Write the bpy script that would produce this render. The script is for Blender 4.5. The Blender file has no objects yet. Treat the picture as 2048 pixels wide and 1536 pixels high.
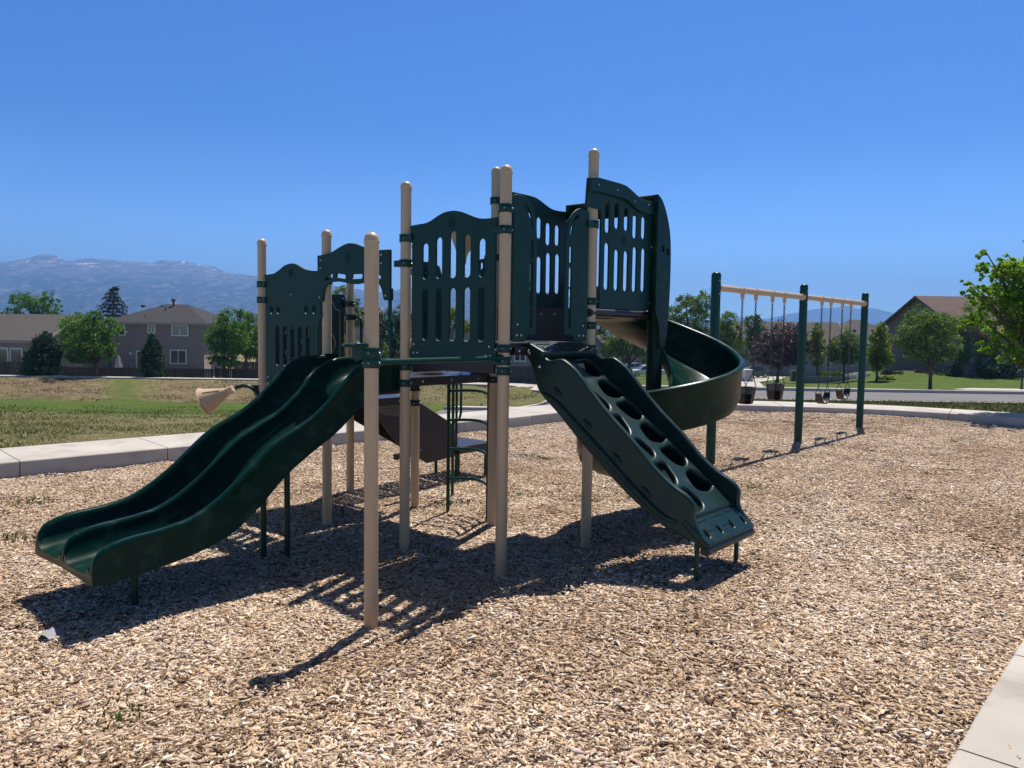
import bpy, bmesh, math, random
import numpy as np
from mathutils import Vector, Matrix, noise

# ------------------------------------------------------------------ camera, light, sky
scene = bpy.context.scene
COL = scene.collection
FPX, PITCH, ROLL, CAMH = 1535.69, math.radians(4.0036), math.radians(0.8397), 1.8714
cp, sp = math.cos(PITCH), math.sin(PITCH)
F_ = Vector((0, cp, -sp)); U0 = Vector((0, sp, cp)); R0 = Vector((1, 0, 0))
R_ = R0 * math.cos(ROLL) + U0 * math.sin(ROLL)
U_ = -R0 * math.sin(ROLL) + U0 * math.cos(ROLL)
cd = bpy.data.cameras.new('camera'); cam = bpy.data.objects.new('camera', cd); COL.objects.link(cam)
cam.matrix_world = Matrix(((R_.x, U_.x, -F_.x, 0), (R_.y, U_.y, -F_.y, 0), (R_.z, U_.z, -F_.z, CAMH), (0, 0, 0, 1)))
cd.sensor_width = 36.0; cd.lens = 36.0 * FPX / 2048.0
cd.clip_start = 0.05; cd.clip_end = 60000
scene.camera = cam

SUN_EL, SUN_AZ = math.radians(64.4), math.radians(22.6)
tosun = Vector((math.sin(SUN_AZ) * math.cos(SUN_EL), math.cos(SUN_AZ) * math.cos(SUN_EL), math.sin(SUN_EL)))
sd = bpy.data.lights.new('sun', 'SUN'); sd.energy = 5.0; sd.angle = math.radians(0.53); sd.color = (1.0, 0.95, 0.87)
sun = bpy.data.objects.new('sun', sd); COL.objects.link(sun)
sun.rotation_euler = (-tosun).to_track_quat('-Z', 'Y').to_euler()

world = bpy.data.worlds.new('World'); scene.world = world; world.use_nodes = True
nt = world.node_tree; nt.nodes.clear()
sky = nt.nodes.new('ShaderNodeTexSky'); sky.sky_type = 'NISHITA'; sky.sun_disc = False
sky.sun_elevation = SUN_EL; sky.sun_rotation = SUN_AZ
sky.altitude = 1400; sky.air_density = 1.0; sky.dust_density = 0.25; sky.ozone_density = 3.0
def sky_branch(sat, tint):
    h_ = nt.nodes.new('ShaderNodeHueSaturation'); h_.inputs['Saturation'].default_value = sat; nt.links.new(sky.outputs[0], h_.inputs['Color'])
    m_ = nt.nodes.new('ShaderNodeMix'); m_.data_type = 'RGBA'; m_.blend_type = 'MULTIPLY'; m_.inputs['Factor'].default_value = 1; m_.inputs['B'].default_value = (*tint, 1)
    nt.links.new(h_.outputs[0], m_.inputs['A']); return m_.outputs['Result']
# deep blue towards the horizon half of the sky, paler round the sun high overhead
lowsky, highsky, rimsky = sky_branch(1.25, (.46, .91, 1.42)), sky_branch(.55, (.42, .405, .39)), sky_branch(1.05, (1.35, 1.85, 2.5))
wtc = nt.nodes.new('ShaderNodeTexCoord'); wsp = nt.nodes.new('ShaderNodeSeparateXYZ'); nt.links.new(wtc.outputs['Generated'], wsp.inputs[0])
wmr = nt.nodes.new('ShaderNodeMapRange'); wmr.interpolation_type = 'SMOOTHSTEP'; wmr.inputs['From Min'].default_value = .42; wmr.inputs['From Max'].default_value = .66; nt.links.new(wsp.outputs['Z'], wmr.inputs['Value'])
hs = nt.nodes.new('ShaderNodeMix'); hs.data_type = 'RGBA'; nt.links.new(wmr.outputs[0], hs.inputs['Factor']); 
wm2 = nt.nodes.new('ShaderNodeMapRange'); wm2.interpolation_type = 'SMOOTHSTEP'; wm2.inputs['From Min'].default_value = -.02; wm2.inputs['From Max'].default_value = .26; nt.links.new(wsp.outputs['Z'], wm2.inputs['Value'])
wmx = nt.nodes.new('ShaderNodeMix'); wmx.data_type = 'RGBA'; nt.links.new(wm2.outputs[0], wmx.inputs['Factor']); nt.links.new(rimsky, wmx.inputs['A']); nt.links.new(lowsky, wmx.inputs['B'])
nt.links.new(wmx.outputs['Result'], hs.inputs['A']); nt.links.new(highsky, hs.inputs['B'])
bg = nt.nodes.new('ShaderNodeBackground'); bg.inputs['Strength'].default_value = 0.062
wo = nt.nodes.new('ShaderNodeOutputWorld')
nt.links.new(hs.outputs['Result'], bg.inputs['Color']); nt.links.new(bg.outputs[0], wo.inputs['Surface'])

scene.view_settings.view_transform = 'Standard'; scene.view_settings.look = 'None'
scene.view_settings.exposure = 0.5; scene.view_settings.gamma = 1.0; scene.view_settings.use_curve_mapping = False
scene.render.engine = 'CYCLES'
scene.cycles.use_denoising = True
scene.cycles.max_bounces = 6; scene.cycles.diffuse_bounces = 3; scene.cycles.glossy_bounces = 3
scene.cycles.transmission_bounces = 4; scene.cycles.transparent_max_bounces = 6; scene.cycles.volume_bounces = 0
scene.cycles.sample_clamp_indirect = 6.0

# ------------------------------------------------------------------ helpers
RNG = random.Random(7)

def W(px, py, Y):
    """point seen at pixel px, py of the photograph at the distance Y"""
    d = F_ + R_ * ((px - 1024) / FPX) - U_ * ((py - 768) / FPX)
    t = Y / d.y
    return Vector((d.x * t, Y, CAMH + d.z * t))

def sm(a, b, x):
    t = max(0.0, min(1.0, (x - a) / (b - a))); return t * t * (3 - 2 * t)

def smn(a, b, x):
    t = np.clip((x - a) / (b - a), 0, 1); return t * t * (3 - 2 * t)

class MB:
    def __init__(s): s.v = []; s.f = []; s.m = []; s.cur = 0
    def add(s, vs, fs):
        n = len(s.v); s.v += [tuple(p) for p in vs]
        for f in fs: s.f.append(tuple(i + n for i in f)); s.m.append(s.cur)
        return s
    def box(s, c, d, rot=None, taper=1.0):
        hx, hy, hz = d[0] / 2, d[1] / 2, d[2] / 2
        vs = [Vector((x * hx * (taper if z > 0 else 1), y * hy * (taper if z > 0 else 1), z * hz)) for z in (-1, 1) for y in (-1, 1) for x in (-1, 1)]
        if rot is not None:
            M = rot if isinstance(rot, Matrix) else Matrix.Rotation(rot, 3, 'Z')
            vs = [M @ v for v in vs]
        c = Vector(c)
        return s.add([v + c for v in vs], [(0, 2, 3, 1), (4, 5, 7, 6), (0, 1, 5, 4), (2, 6, 7, 3), (0, 4, 6, 2), (1, 3, 7, 5)])
    def loft(s, rings, closed=True, cap0=True, cap1=True):
        n = len(rings[0]); vs = [p for r in rings for p in r]; fs = []
        for i in range(len(rings) - 1):
            for j in range(n if closed else n - 1):
                k = (j + 1) % n
                fs.append((i * n + j, i * n + k, (i + 1) * n + k, (i + 1) * n + j))
        if cap0: fs.append(tuple(range(n - 1, -1, -1)))
        if cap1: b = (len(rings) - 1) * n; fs.append(tuple(b + i for i in range(n)))
        return s.add(vs, fs)
    def tube(s, pts, r, n=12, cap=True, closed=False):
        pts = [Vector(p) for p in pts]; rings = []; N = len(pts)
        up = None
        for i, p in enumerate(pts):
            if closed: d = (pts[(i + 1) % N] - pts[i - 1]).normalized()
            elif i == 0: d = (pts[1] - p).normalized()
            elif i == N - 1: d = (p - pts[-2]).normalized()
            else: d = ((pts[i + 1] - p).normalized() + (p - pts[i - 1]).normalized()).normalized()
            if up is None: up = d.orthogonal().normalized()
            up = (up - d * up.dot(d)).normalized(); w = d.cross(up)
            rr = r[i] if isinstance(r, (list, tuple)) else r
            rings.append([p + (up * math.cos(2 * math.pi * k / n) + w * math.sin(2 * math.pi * k / n)) * rr for k in range(n)])
        if closed:
            rings.append(rings[0]); return s.loft(rings, True, False, False)
        return s.loft(rings, True, cap, cap)
    def lathe(s, prof, o=(0, 0, 0), axis=(0, 0, 1), n=20):
        o = Vector(o); a = Vector(axis).normalized(); u = a.orthogonal().normalized(); w = a.cross(u)
        rings = [[o + a * z + (u * math.cos(2 * math.pi * k / n) + w * math.sin(2 * math.pi * k / n)) * max(r, 1e-4) for k in range(n)] for r, z in prof]
        return s.loft(rings)
    def bolt(s, o, axis, r=.011):
        return s.lathe([(r, 0), (r, .002), (r * .75, .006), (r * .3, .008)], o, axis, 10)
    def quad(s, a, b, c, d): return s.add([a, b, c, d], [(0, 1, 2, 3)])
    def build(s, name, mats, parent=None, smooth=35, loc=None):
        me = bpy.data.meshes.new(name); me.from_pydata([tuple(v) for v in s.v], [], s.f)
        if not isinstance(mats, (list, tuple)): mats = [mats]
        for m in mats: me.materials.append(m)
        if len(mats) > 1: me.polygons.foreach_set('material_index', s.m)
        bm = bmesh.new(); bm.from_mesh(me); bmesh.ops.recalc_face_normals(bm, faces=bm.faces); bm.to_mesh(me); bm.free()
        if smooth:
            me.shade_smooth(); me.set_sharp_from_angle(angle=math.radians(smooth))
        o = bpy.data.objects.new(name, me); COL.objects.link(o)
        if parent: o.parent = parent
        if loc is not None: o.location = loc
        return o

def tag(o, label=None, cat=None, group=None, kind=None):
    if label: o['label'] = label
    if cat: o['category'] = cat
    if group: o['group'] = group
    if kind: o['kind'] = kind
    return o

def thing(name, label, cat, loc=(0, 0, 0), rz=0, group=None):
    o = bpy.data.objects.new(name, None); COL.objects.link(o); o.location = loc; o.rotation_euler = (0, 0, rz)
    return tag(o, label, cat, group)

def copy_tree(o, parent=None):
    c = o.copy(); COL.objects.link(c)
    if parent: c.parent = parent
    for ch in list(o.children): copy_tree(ch, c)
    return c

def plate_geo(outline, holes, thick, bevel=.004, res=2):
    """flat board with holes: vertices (u, v, w) and faces"""
    cu = bpy.data.curves.new('t', 'CURVE'); cu.dimensions = '2D'; cu.fill_mode = 'BOTH'
    cu.extrude = thick / 2 - bevel; cu.bevel_depth = bevel; cu.bevel_resolution = res
    for li, loop in enumerate([outline] + list(holes)):
        a = sum(loop[i - 1][0] * loop[i][1] - loop[i][0] * loop[i - 1][1] for i in range(len(loop)))
        if a < 0: loop = loop[::-1]
        L2 = [np.array(p, float) for p in loop]; L2 = [p for i, p in enumerate(L2) if np.linalg.norm(p - L2[i - 1]) > 1e-6]; sg = -1 if li == 0 else 1; out = []
        for i, p in enumerate(L2):
            e0 = p - L2[i - 1]; e1 = L2[(i + 1) % len(L2)] - p; e0 /= np.linalg.norm(e0); e1 /= np.linalg.norm(e1)
            m_ = np.array([e0[1] + e1[1], -e0[0] - e1[0]]); k_ = np.linalg.norm(m_); m_ = m_ / k_ if k_ > 1e-6 else np.array([e0[1], -e0[0]])
            out.append(p + m_ * sg * bevel / max(.5, float(m_ @ np.array([e0[1], -e0[0]]))))
        for _ in range(4):           # drop points whose edge turned back on itself
            kp = [i for i in range(len(out)) if (out[i] - out[i - 1]) @ (L2[i] - L2[i - 1]) > 1e-9]
            if len(kp) == len(out): break
            out = [out[i] for i in kp]; L2 = [L2[i] for i in kp]
        loop = out
        s_ = cu.splines.new('POLY'); s_.points.add(len(loop) - 1); s_.use_cyclic_u = True
        for p, q in zip(s_.points, loop): p.co = (q[0], q[1], 0, 1)
    ob = bpy.data.objects.new('t', cu)
    me = bpy.data.meshes.new_from_object(ob)
    vs = [tuple(v.co) for v in me.vertices]; fs = [tuple(p.vertices) for p in me.polygons]
    bpy.data.objects.remove(ob); bpy.data.curves.remove(cu); bpy.data.meshes.remove(me)
    return vs, fs

def mapX(c): return lambda p: (c + p[2], p[0], p[1])      # board in the plane x = c, (u, v) = (y, z)
def mapY(c): return lambda p: (p[0], c + p[2], p[1])      # board in the plane y = c, (u, v) = (x, z)

def slot(u, z0, z1, w, n=8):
    r = w / 2; pts = []
    for k in range(n + 1): a = math.pi * k / n; pts.append((u + r * math.cos(a), z1 - r + r * math.sin(a)))
    for k in range(n + 1): a = math.pi + math.pi * k / n; pts.append((u + r * math.cos(a), z0 + r + r * math.sin(a)))
    return pts

def catmull(pts, m=6):
    P = [pts[0]] + list(pts) + [pts[-1]]; out = []
    for i in range(1, len(P) - 2):
        p0, p1, p2, p3 = [np.array(q, float) for q in P[i - 1:i + 3]]
        for k in range(m):
            t = k / m
            out.append(tuple(.5 * ((2 * p1) + (-p0 + p2) * t + (2 * p0 - 5 * p1 + 4 * p2 - p3) * t * t + (-p0 + 3 * p1 - 3 * p2 + p3) * t ** 3)))
    out.append(tuple(pts[-1])); return out

def rounded(poly, r, n=4):
    out = []
    for i in range(len(poly)):
        p = np.array(poly[i], float); a = np.array(poly[i - 1], float) - p; b = np.array(poly[(i + 1) % len(poly)], float) - p
        la, lb = np.linalg.norm(a), np.linalg.norm(b); q = min(r, la * .45, lb * .45)
        A = p + a / la * q; B = p + b / lb * q
        for k in range(n + 1):
            t = k / n; out.append(tuple((1 - t) ** 2 * A + 2 * t * (1 - t) * p + t * t * B))
    return out

# ------------------------------------------------------------------ materials
def mat(name, col, rough=.5, var=.12, nscale=6., bump=0., bscale=60., metal=0., spec=.5, dirt=None, coords='Object', stretch=None, coat=0.):
    m = bpy.data.materials.new(name); m.use_nodes = True; n = m.node_tree.nodes; l = m.node_tree.links
    b = n['Principled BSDF']; b.inputs['Roughness'].default_value = rough; b.inputs['Metallic'].default_value = metal
    b.inputs['Specular IOR Level'].default_value = spec
    if coat: b.inputs['Coat Weight'].default_value = coat; b.inputs['Coat Roughness'].default_value = .15
    tc = n.new('ShaderNodeTexCoord'); src = tc.outputs[coords]
    if stretch:
        mp = n.new('ShaderNodeMapping'); mp.inputs['Scale'].default_value = stretch; l.new(src, mp.inputs[0]); src = mp.outputs[0]
    t = n.new('ShaderNodeTexNoise'); t.inputs['Scale'].default_value = nscale; t.inputs['Detail'].default_value = 5; l.new(src, t.inputs['Vector'])
    r = n.new('ShaderNodeMapRange'); r.inputs['From Min'].default_value = .3; r.inputs['From Max'].default_value = .7
    r.inputs['To Min'].default_value = 1 - var; r.inputs['To Max'].default_value = 1 + var; l.new(t.outputs['Fac'], r.inputs['Value'])
    mx = n.new('ShaderNodeMix'); mx.data_type = 'RGBA'; mx.blend_type = 'MULTIPLY'; mx.inputs['Factor'].default_value = 1
    mx.inputs['A'].default_value = (*col, 1); cmb = n.new('ShaderNodeCombineColor')
    for i in range(3): l.new(r.outputs[0], cmb.inputs[i])
    l.new(cmb.outputs[0], mx.inputs['B']); out = mx.outputs['Result']
    if dirt:
        dc, amt, ds = dirt
        t2 = n.new('ShaderNodeTexNoise'); t2.inputs['Scale'].default_value = ds; t2.inputs['Detail'].default_value = 8; t2.inputs['Roughness'].default_value = .65; l.new(src, t2.inputs['Vector'])
        r2 = n.new('ShaderNodeMapRange'); r2.inputs['From Min'].default_value = .52; r2.inputs['From Max'].default_value = .75; r2.inputs['To Max'].default_value = amt; l.new(t2.outputs['Fac'], r2.inputs['Value'])
        m2 = n.new('ShaderNodeMix'); m2.data_type = 'RGBA'; l.new(r2.outputs[0], m2.inputs['Factor']); l.new(out, m2.inputs['A']); m2.inputs['B'].default_value = (*dc, 1); out = m2.outputs['Result']
        r3 = n.new('ShaderNodeMapRange'); r3.inputs['To Min'].default_value = rough; r3.inputs['To Max'].default_value = min(1, rough + .35); l.new(r2.outputs[0], r3.inputs['Value']); l.new(r3.outputs[0], b.inputs['Roughness'])
    l.new(out, b.inputs['Base Color'])
    if bump:
        t3 = n.new('ShaderNodeTexNoise'); t3.inputs['Scale'].default_value = bscale; t3.inputs['Detail'].default_value = 4; l.new(src, t3.inputs['Vector'])
        bp = n.new('ShaderNodeBump'); bp.inputs['Strength'].default_value = bump; bp.inputs['Distance'].default_value = .01; l.new(t3.outputs['Fac'], bp.inputs['Height']); l.new(bp.outputs[0], b.inputs['Normal'])
    m.diffuse_color = (*col, 1)
    return m

M = {}
M['tan'] = mat('tan_powder_coat', (.54, .375, .225), .42, .06, 3, .02, 120, dirt=((.36, .29, .23), .35, 2.2), stretch=(6, 6, .7))
M['tanp'] = mat('tan_plastic', (.57, .40, .25), .4, .06, 5)
M['panel'] = mat('green_board', (.0026, .036, .030), .5, .10, 4, .05, 400, spec=.28, dirt=((.02, .06, .055), .3, 5))
M['roto'] = mat('green_moulded_plastic', (.0008, .022, .0155), .30, .12, 3, .03, 90, spec=.15, dirt=((.05, .10, .085), .42, 7))
M['rotoc'] = mat('green_climber_plastic', (.0035, .022, .019), .38, .12, 3, .04, 150, spec=.34, dirt=((.03, .07, .062), .35, 7))
M['steelg'] = mat('green_powder_coat', (.002, .043, .029), .33, .1, 6, spec=.25)
M['clampg'] = mat('green_cast_clamp', (.003, .04, .030), .4, .15, 20, spec=.3)
M['deck'] = mat('brown_vinyl_deck', (.022, .014, .014), .34, .2, 8, .25, 140)
M['brown'] = mat('brown_board', (.020, .011, .012), .5, .15, 5)
M['bolt'] = mat('steel_bolt', (.55, .53, .5), .3, .1, 30, metal=1)
M['patch'] = mat('taupe_rubber_patch', (.10, .085, .075), .6, .1, 10)
M['line'] = mat('tan_routed_line', (.33, .27, .2), .6, .05, 5)
M['chain'] = mat('galvanised_chain', (.09, .088, .085), .5, .25, 30, metal=.6)
M['rubber'] = mat('black_brown_rubber', (.013, .011, .010), .42, .15, 10, .05, 90)
M['conc'] = mat('pale_concrete', (.455, .415, .37), .85, .14, 1.2, .3, 90, spec=.2, dirt=((.27, .235, .205), .75, 2.2))
M['asphalt'] = mat('worn_asphalt', (.165, .155, .152), .9, .12, .6, .2, 40, spec=.2, dirt=((.12, .11, .11), .5, .35))
M['kerb'] = mat('kerb_concrete', (.45, .41, .37), .9, .1, .8, spec=.2)
M['trunk'] = mat('bark', (.10, .075, .055), .9, .3, 8, .6, 25, spec=.2)
M['trunkp'] = mat('birch_bark', (.34, .30, .26), .9, .3, 6, .4, 25, spec=.2)
M['glass'] = mat('window_glass', (.07, .072, .072), .08, .5, .7, spec=.6)
M['white'] = mat('white_trim', (.72, .70, .67), .6, .05, 3)
M['tyre'] = mat('tyre', (.02, .02, .02), .8, .1, 10)
M['rim'] = mat('alloy_rim', (.45, .45, .46), .3, .1, 10, metal=.8)
M['red'] = mat('red_sign', (.45, .02, .025), .5, .05, 3)

def shingle(name, col):
    m = mat(name, col, .9, .16, 3.0, .4, 25, spec=.15, dirt=(tuple(c * .8 for c in col), .5, 9), stretch=(1, 1, 3)); return m

def siding(name, col, h=.17):
    m = mat(name, col, .75, .05, 1.0, spec=.25); n = m.node_tree.nodes; l = m.node_tree.links
    tc = n.new('ShaderNodeTexCoord'); sx = n.new('ShaderNodeSeparateXYZ'); l.new(tc.outputs['Object'], sx.inputs[0])
    d = n.new('ShaderNodeMath'); d.operation = 'DIVIDE'; d.inputs[1].default_value = h; l.new(sx.outputs['Z'], d.inputs[0])
    fr = n.new('ShaderNodeMath'); fr.operation = 'FRACT'; l.new(d.outputs[0], fr.inputs[0])
    bp = n.new('ShaderNodeBump'); bp.inputs['Strength'].default_value = 1.0; bp.inputs['Distance'].default_value = .05; bp.invert = True
    l.new(fr.outputs[0], bp.inputs['Height']); l.new(bp.outputs[0], n['Principled BSDF'].inputs['Normal'])
    return m

def leafmat(name, cols, trans=.35, rough=.55):
    m = bpy.data.materials.new(name); m.use_nodes = True; n = m.node_tree.nodes; l = m.node_tree.links
    b = n['Principled BSDF']; b.inputs['Roughness'].default_value = rough; b.inputs['Specular IOR Level'].default_value = .35
    g = n.new('ShaderNodeNewGeometry'); cr = n.new('ShaderNodeValToRGB'); e = cr.color_ramp.elements
    e[0].color = (*cols[0], 1); e[-1].color = (*cols[-1], 1); e[0].position = 0; e[-1].position = 1
    for i, c in enumerate(cols[1:-1]): x = e.new((i + 1) / (len(cols) - 1)); x.color = (*c, 1)
    tc = n.new('ShaderNodeTexCoord'); t = n.new('ShaderNodeTexNoise'); t.inputs['Scale'].default_value = .9; l.new(tc.outputs['Object'], t.inputs['Vector'])
    ma = n.new('ShaderNodeMath'); ma.operation = 'MULTIPLY_ADD'; ma.inputs[1].default_value = .6; l.new(g.outputs['Random Per Island'], ma.inputs[0])
    mb = n.new('ShaderNodeMath'); mb.operation = 'MULTIPLY_ADD'; mb.inputs[1].default_value = 1.4; mb.inputs[2].default_value = -.5; l.new(t.outputs['Fac'], mb.inputs[0]); l.new(mb.outputs[0], ma.inputs[2])
    l.new(ma.outputs[0], cr.inputs['Fac']); l.new(cr.outputs[0], b.inputs['Base Color'])
    tr = n.new('ShaderNodeBsdfTranslucent'); mxc = n.new('ShaderNodeMix'); mxc.data_type = 'RGBA'; mxc.blend_type = 'MULTIPLY'; mxc.inputs['Factor'].default_value = 1
    mxc.inputs['B'].default_value = (1.6, 1.5, .55, 1); l.new(cr.outputs[0], mxc.inputs['A']); l.new(mxc.outputs['Result'], tr.inputs['Color'])
    ms = n.new('ShaderNodeMixShader'); ms.inputs['Fac'].default_value = trans; l.new(b.outputs[0], ms.inputs[1]); l.new(tr.outputs[0], ms.inputs[2])
    l.new(ms.outputs[0], n['Material Output'].inputs['Surface'])
    return m

M['leaf_green'] = leafmat('leaf_green', [(.036, .091, .021), (.070, .172, .030), (.121, .242, .040)], .4)
M['leaf_dark'] = leafmat('leaf_dark_green', [(.019, .049, .019), (.041, .094, .030), (.075, .140, .037)], .28)
M['leaf_yellow'] = leafmat('leaf_yellow_green', [(.049, .097, .017), (.130, .194, .024), (.308, .276, .032)], .42)
M['leaf_plum'] = leafmat('leaf_plum', [(.033, .018, .024), (.067, .039, .045), (.135, .090, .098)], .15)
M['leaf_maple'] = leafmat('leaf_maple', [(.07, .15, .020), (.14, .27, .035), (.27, .40, .055)], .6)
M['leaf_conifer'] = leafmat('needles_dark', [(.010, .032, .014), (.022, .06, .022), (.05, .105, .035)], .12)
M['leaf_spruce'] = leafmat('needles_blue', [(.010, .026, .022), (.022, .045, .038), (.045, .075, .06)], .1)
M['leaf_olive'] = leafmat('leaf_olive', [(.045, .092, .024), (.092, .162, .041), (.162, .243, .061)], .35)

# ------------------------------------------------------------------ ground heights
CHIP = [(-11, 4.4), (-9, 6.3), (-6.15, 9.2), (-4.5, 10.75), (-.03, 14.75), (.95, 15.85), (2.2, 17.0), (3.3, 17.75), (4.9, 18.2), (6.7, 17.95), (8.7, 17.45), (10.8, 16.1), (13.2, 14.0), (9.5, 11.57), (2.81, 4.08), (2.13, 3.33), (1.68, 2.82), (.2, 1.17), (-1.5, -.7), (-6.5, -.7)]
def inpoly(X, Y, P):
    c = np.zeros(X.shape, bool)
    for i in range(len(P)):
        (x1, y1), (x2, y2) = P[i - 1], P[i]
        if y1 == y2: continue
        k = ((y1 > Y) != (y2 > Y)) & (X < (x2 - x1) * (Y - y1) / (y2 - y1) + x1)
        c ^= k
    return c
def chipz(X, Y):
    v = .7553 * X - .6554 * Y
    return -.024 + .245 * smn(-3.5, -2.42, v) * (1 - smn(7.5, 11, Y)) + .006 * np.sin(X * 2.1 + 1.3) * np.sin(Y * 1.7) + .07 * smn(15.6, 17.4, Y) - .06 * np.exp(-((X + 2.75) ** 2 + (Y - 4.55) ** 2) / .55)
BX = [0, 11, 12, 18, 25, 35, 43, 48, 52, 54, 75, 100, 130, 260, 1200, 20000]
BZ = [.15, .15, .12, -.45, -1.02, -1.80, -2.42, -2.2, -1.88, -1.9, -3.1, -3.9, -4.2, -4.5, -6, -20]
RX = [0, 18, 20, 34, 60, 95, 130, 260, 1200, 20000]
RZ = [.15, .15, .05, -.65, -1.95, -3.7, -4.1, -4.5, -6, -20]
def landz(X, Y):
    s = X / np.maximum(Y, 1); t = smn(.015, .10, s)
    zl = np.interp(Y, BX, BZ); zr = np.interp(Y, RX, RZ)
    # a lawn that climbs a little to the big gabled house at the right
    lift = smn(.40, .50, s) * smn(48, 66, Y) * (1 - smn(100, 140, Y)) * 1.15
    return zl * (1 - t) + zr * t + lift
def gz(x, y):
    return float(landz(np.array([x]), np.array([y]))[0])

# terrain: one sheet to the horizon
ys = np.concatenate([np.arange(-6, 24, .5), np.arange(24, 60, 1.0), np.geomspace(60, 7600, 60)])
ts = np.linspace(-1, 1, 181); ts = np.sign(ts) * np.abs(ts) ** 1.4
TX = np.array([[t * (18 + min(max(0, y) * 1.25, 7800)) for t in ts] for y in ys]); TY = np.repeat(ys[:, None], len(ts), 1)
inside = inpoly(TX, TY, CHIP)
def dist_line(X, Y, P):
    D = np.full(X.shape, 1e9)
    for (x1, y1), (x2, y2) in zip(P[:-1], P[1:]):
        t = np.clip(((X - x1) * (x2 - x1) + (Y - y1) * (y2 - y1)) / ((x2 - x1) ** 2 + (y2 - y1) ** 2), 0, 1)
        D = np.minimum(D, np.hypot(X - x1 - t * (x2 - x1), Y - y1 - t * (y2 - y1)))
    return D
under = (dist_line(TX, TY, CHIP[:15]) < .78) & ~inside
TZ = np.where(inside | under, chipz(TX, TY) - .012, landz(TX, TY))
near_r = (~inside) & ((.7553 * TX - .6554 * TY) > -1.6); TZ = np.where(near_r & (TY < 14), .20, TZ)
rn = np.array([[noise.fractal(Vector((x * .35, y * .35, 0)), 1, 2, 4) for x, y in zip(rx, ry)] if ry[0] > 10 and ry[0] < 60 else [0] * len(ts) for rx, ry in zip(TX, TY)])
bank = smn(41, 44, TY) * (1 - smn(51, 53, TY)) * (1 - smn(.02, .08, TX / np.maximum(TY, 1)))
TZ = TZ + np.where(inside | under, 0, rn * .03 + bank * rn * .22)
nv = TX.size; nc = len(ts); nr = len(ys)
me = bpy.data.meshes.new('ground'); idx = np.arange(nv).reshape(nr, nc)
quads = np.stack([idx[:-1, :-1], idx[:-1, 1:], idx[1:, 1:], idx[1:, :-1]], -1).reshape(-1, 4)
me.from_pydata(np.stack([TX, TY, TZ], -1).reshape(-1, 3).tolist(), [], quads.tolist()); me.shade_smooth()
# surface zones: R watered lawn, G bare brown bank, B wood-chip bed
s_ = TX / np.maximum(TY, 1)
left = 1 - smn(.02, .10, s_)
wob = np.array([[noise.noise(Vector((x * .12, y * .25, 3))) for x, y in zip(rx, ry)] for rx, ry in zip(TX, TY)])
lawnL = smn(24, 27, TY + wob * 5) * (1 - smn(42.5, 44.5, TY + wob * 2.5 + 2 * s_)) * left
lawnL = np.maximum(lawnL, .85 * left * smn(42, 44, TY) * (1 - smn(53, 54, TY)) * np.exp(-((s_ + .505) / .028) ** 2))
lawnL = np.maximum(lawnL, .55 * left * smn(14, 20, TY) * smn(-.25, -.02, s_))
brown = bank * (1 - np.exp(-((s_ + .505) / .035) ** 2)) * (.75 + .5 * wob) * (1 - .75 * smn(-.17, -.02, s_))
lawnR = (1 - left) * np.where(TY < 21.8, .62, np.where(TY < 39, .30, 1.0))
zone = np.zeros((nv, 4)); zone[:, 0] = np.clip(np.maximum(lawnL, lawnR), 0, 1).ravel(); zone[:, 1] = np.clip(brown, 0, 1).ravel(); zone[:, 2] = (inside | under).ravel() * 1.0; zone[:, 3] = 1
ca = me.color_attributes.new('zone', 'FLOAT_COLOR', 'POINT'); ca.data.foreach_set('color', zone.ravel())
gm = bpy.data.materials.new('ground_cover'); gm.use_nodes = True; n = gm.node_tree.nodes; l = gm.node_tree.links; b = n['Principled BSDF']
b.inputs['Roughness'].default_value = .95; b.inputs['Specular IOR Level'].default_value = .1
at = n.new('ShaderNodeAttribute'); at.attribute_name = 'zone'; sep = n.new('ShaderNodeSeparateColor'); l.new(at.outputs['Color'], sep.inputs[0])
tc = n.new('ShaderNodeTexCoord')
def nz(scale, det=6, rough=.6, stretch=None):
    t = n.new('ShaderNodeTexNoise'); t.inputs['Scale'].default_value = scale; t.inputs['Detail'].default_value = det; t.inputs['Roughness'].default_value = rough
    if stretch:
        mp = n.new('ShaderNodeMapping'); mp.inputs['Scale'].default_value = stretch; l.new(tc.outputs['Object'], mp.inputs[0]); l.new(mp.outputs[0], t.inputs['Vector'])
    else: l.new(tc.outputs['Object'], t.inputs['Vector'])
    return t.outputs['Fac']
def ramp(f, stops):
    r = n.new('ShaderNodeValToRGB'); e = r.color_ramp.elements; e[0].position, e[0].color = stops[0][0], (*stops[0][1], 1); e[1].position, e[1].color = stops[-1][0], (*stops[-1][1], 1)
    for p, c in stops[1:-1]: x = e.new(p); x.color = (*c, 1)
    l.new(f, r.inputs[0]); return r.outputs[0]
def mixc(f, a, b_):
    x = n.new('ShaderNodeMix'); x.data_type = 'RGBA'; l.new(f, x.inputs['Factor']); l.new(a, x.inputs['A']); l.new(b_, x.inputs['B']); return x.outputs['Result']
dry = ramp(nz(1.3, 9, .75), [(.30, (.10, .095, .035)), (.5, (.19, .165, .075)), (.68, (.30, .25, .14))])
lawn = ramp(nz(.8, 9, .75), [(.3, (.045, .085, .012)), (.5, (.075, .115, .020)), (.7, (.13, .15, .035))])
soil = ramp(nz(1.6, 10, .85), [(.38, (.05, .034, .020)), (.47, (.13, .09, .055)), (.55, (.21, .15, .095)), (.66, (.32, .245, .165))])
bed = ramp(nz(45, 6, .7), [(.35, (.07, .045, .028)), (.5, (.22, .155, .10)), (.65, (.40, .31, .22))])
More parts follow.
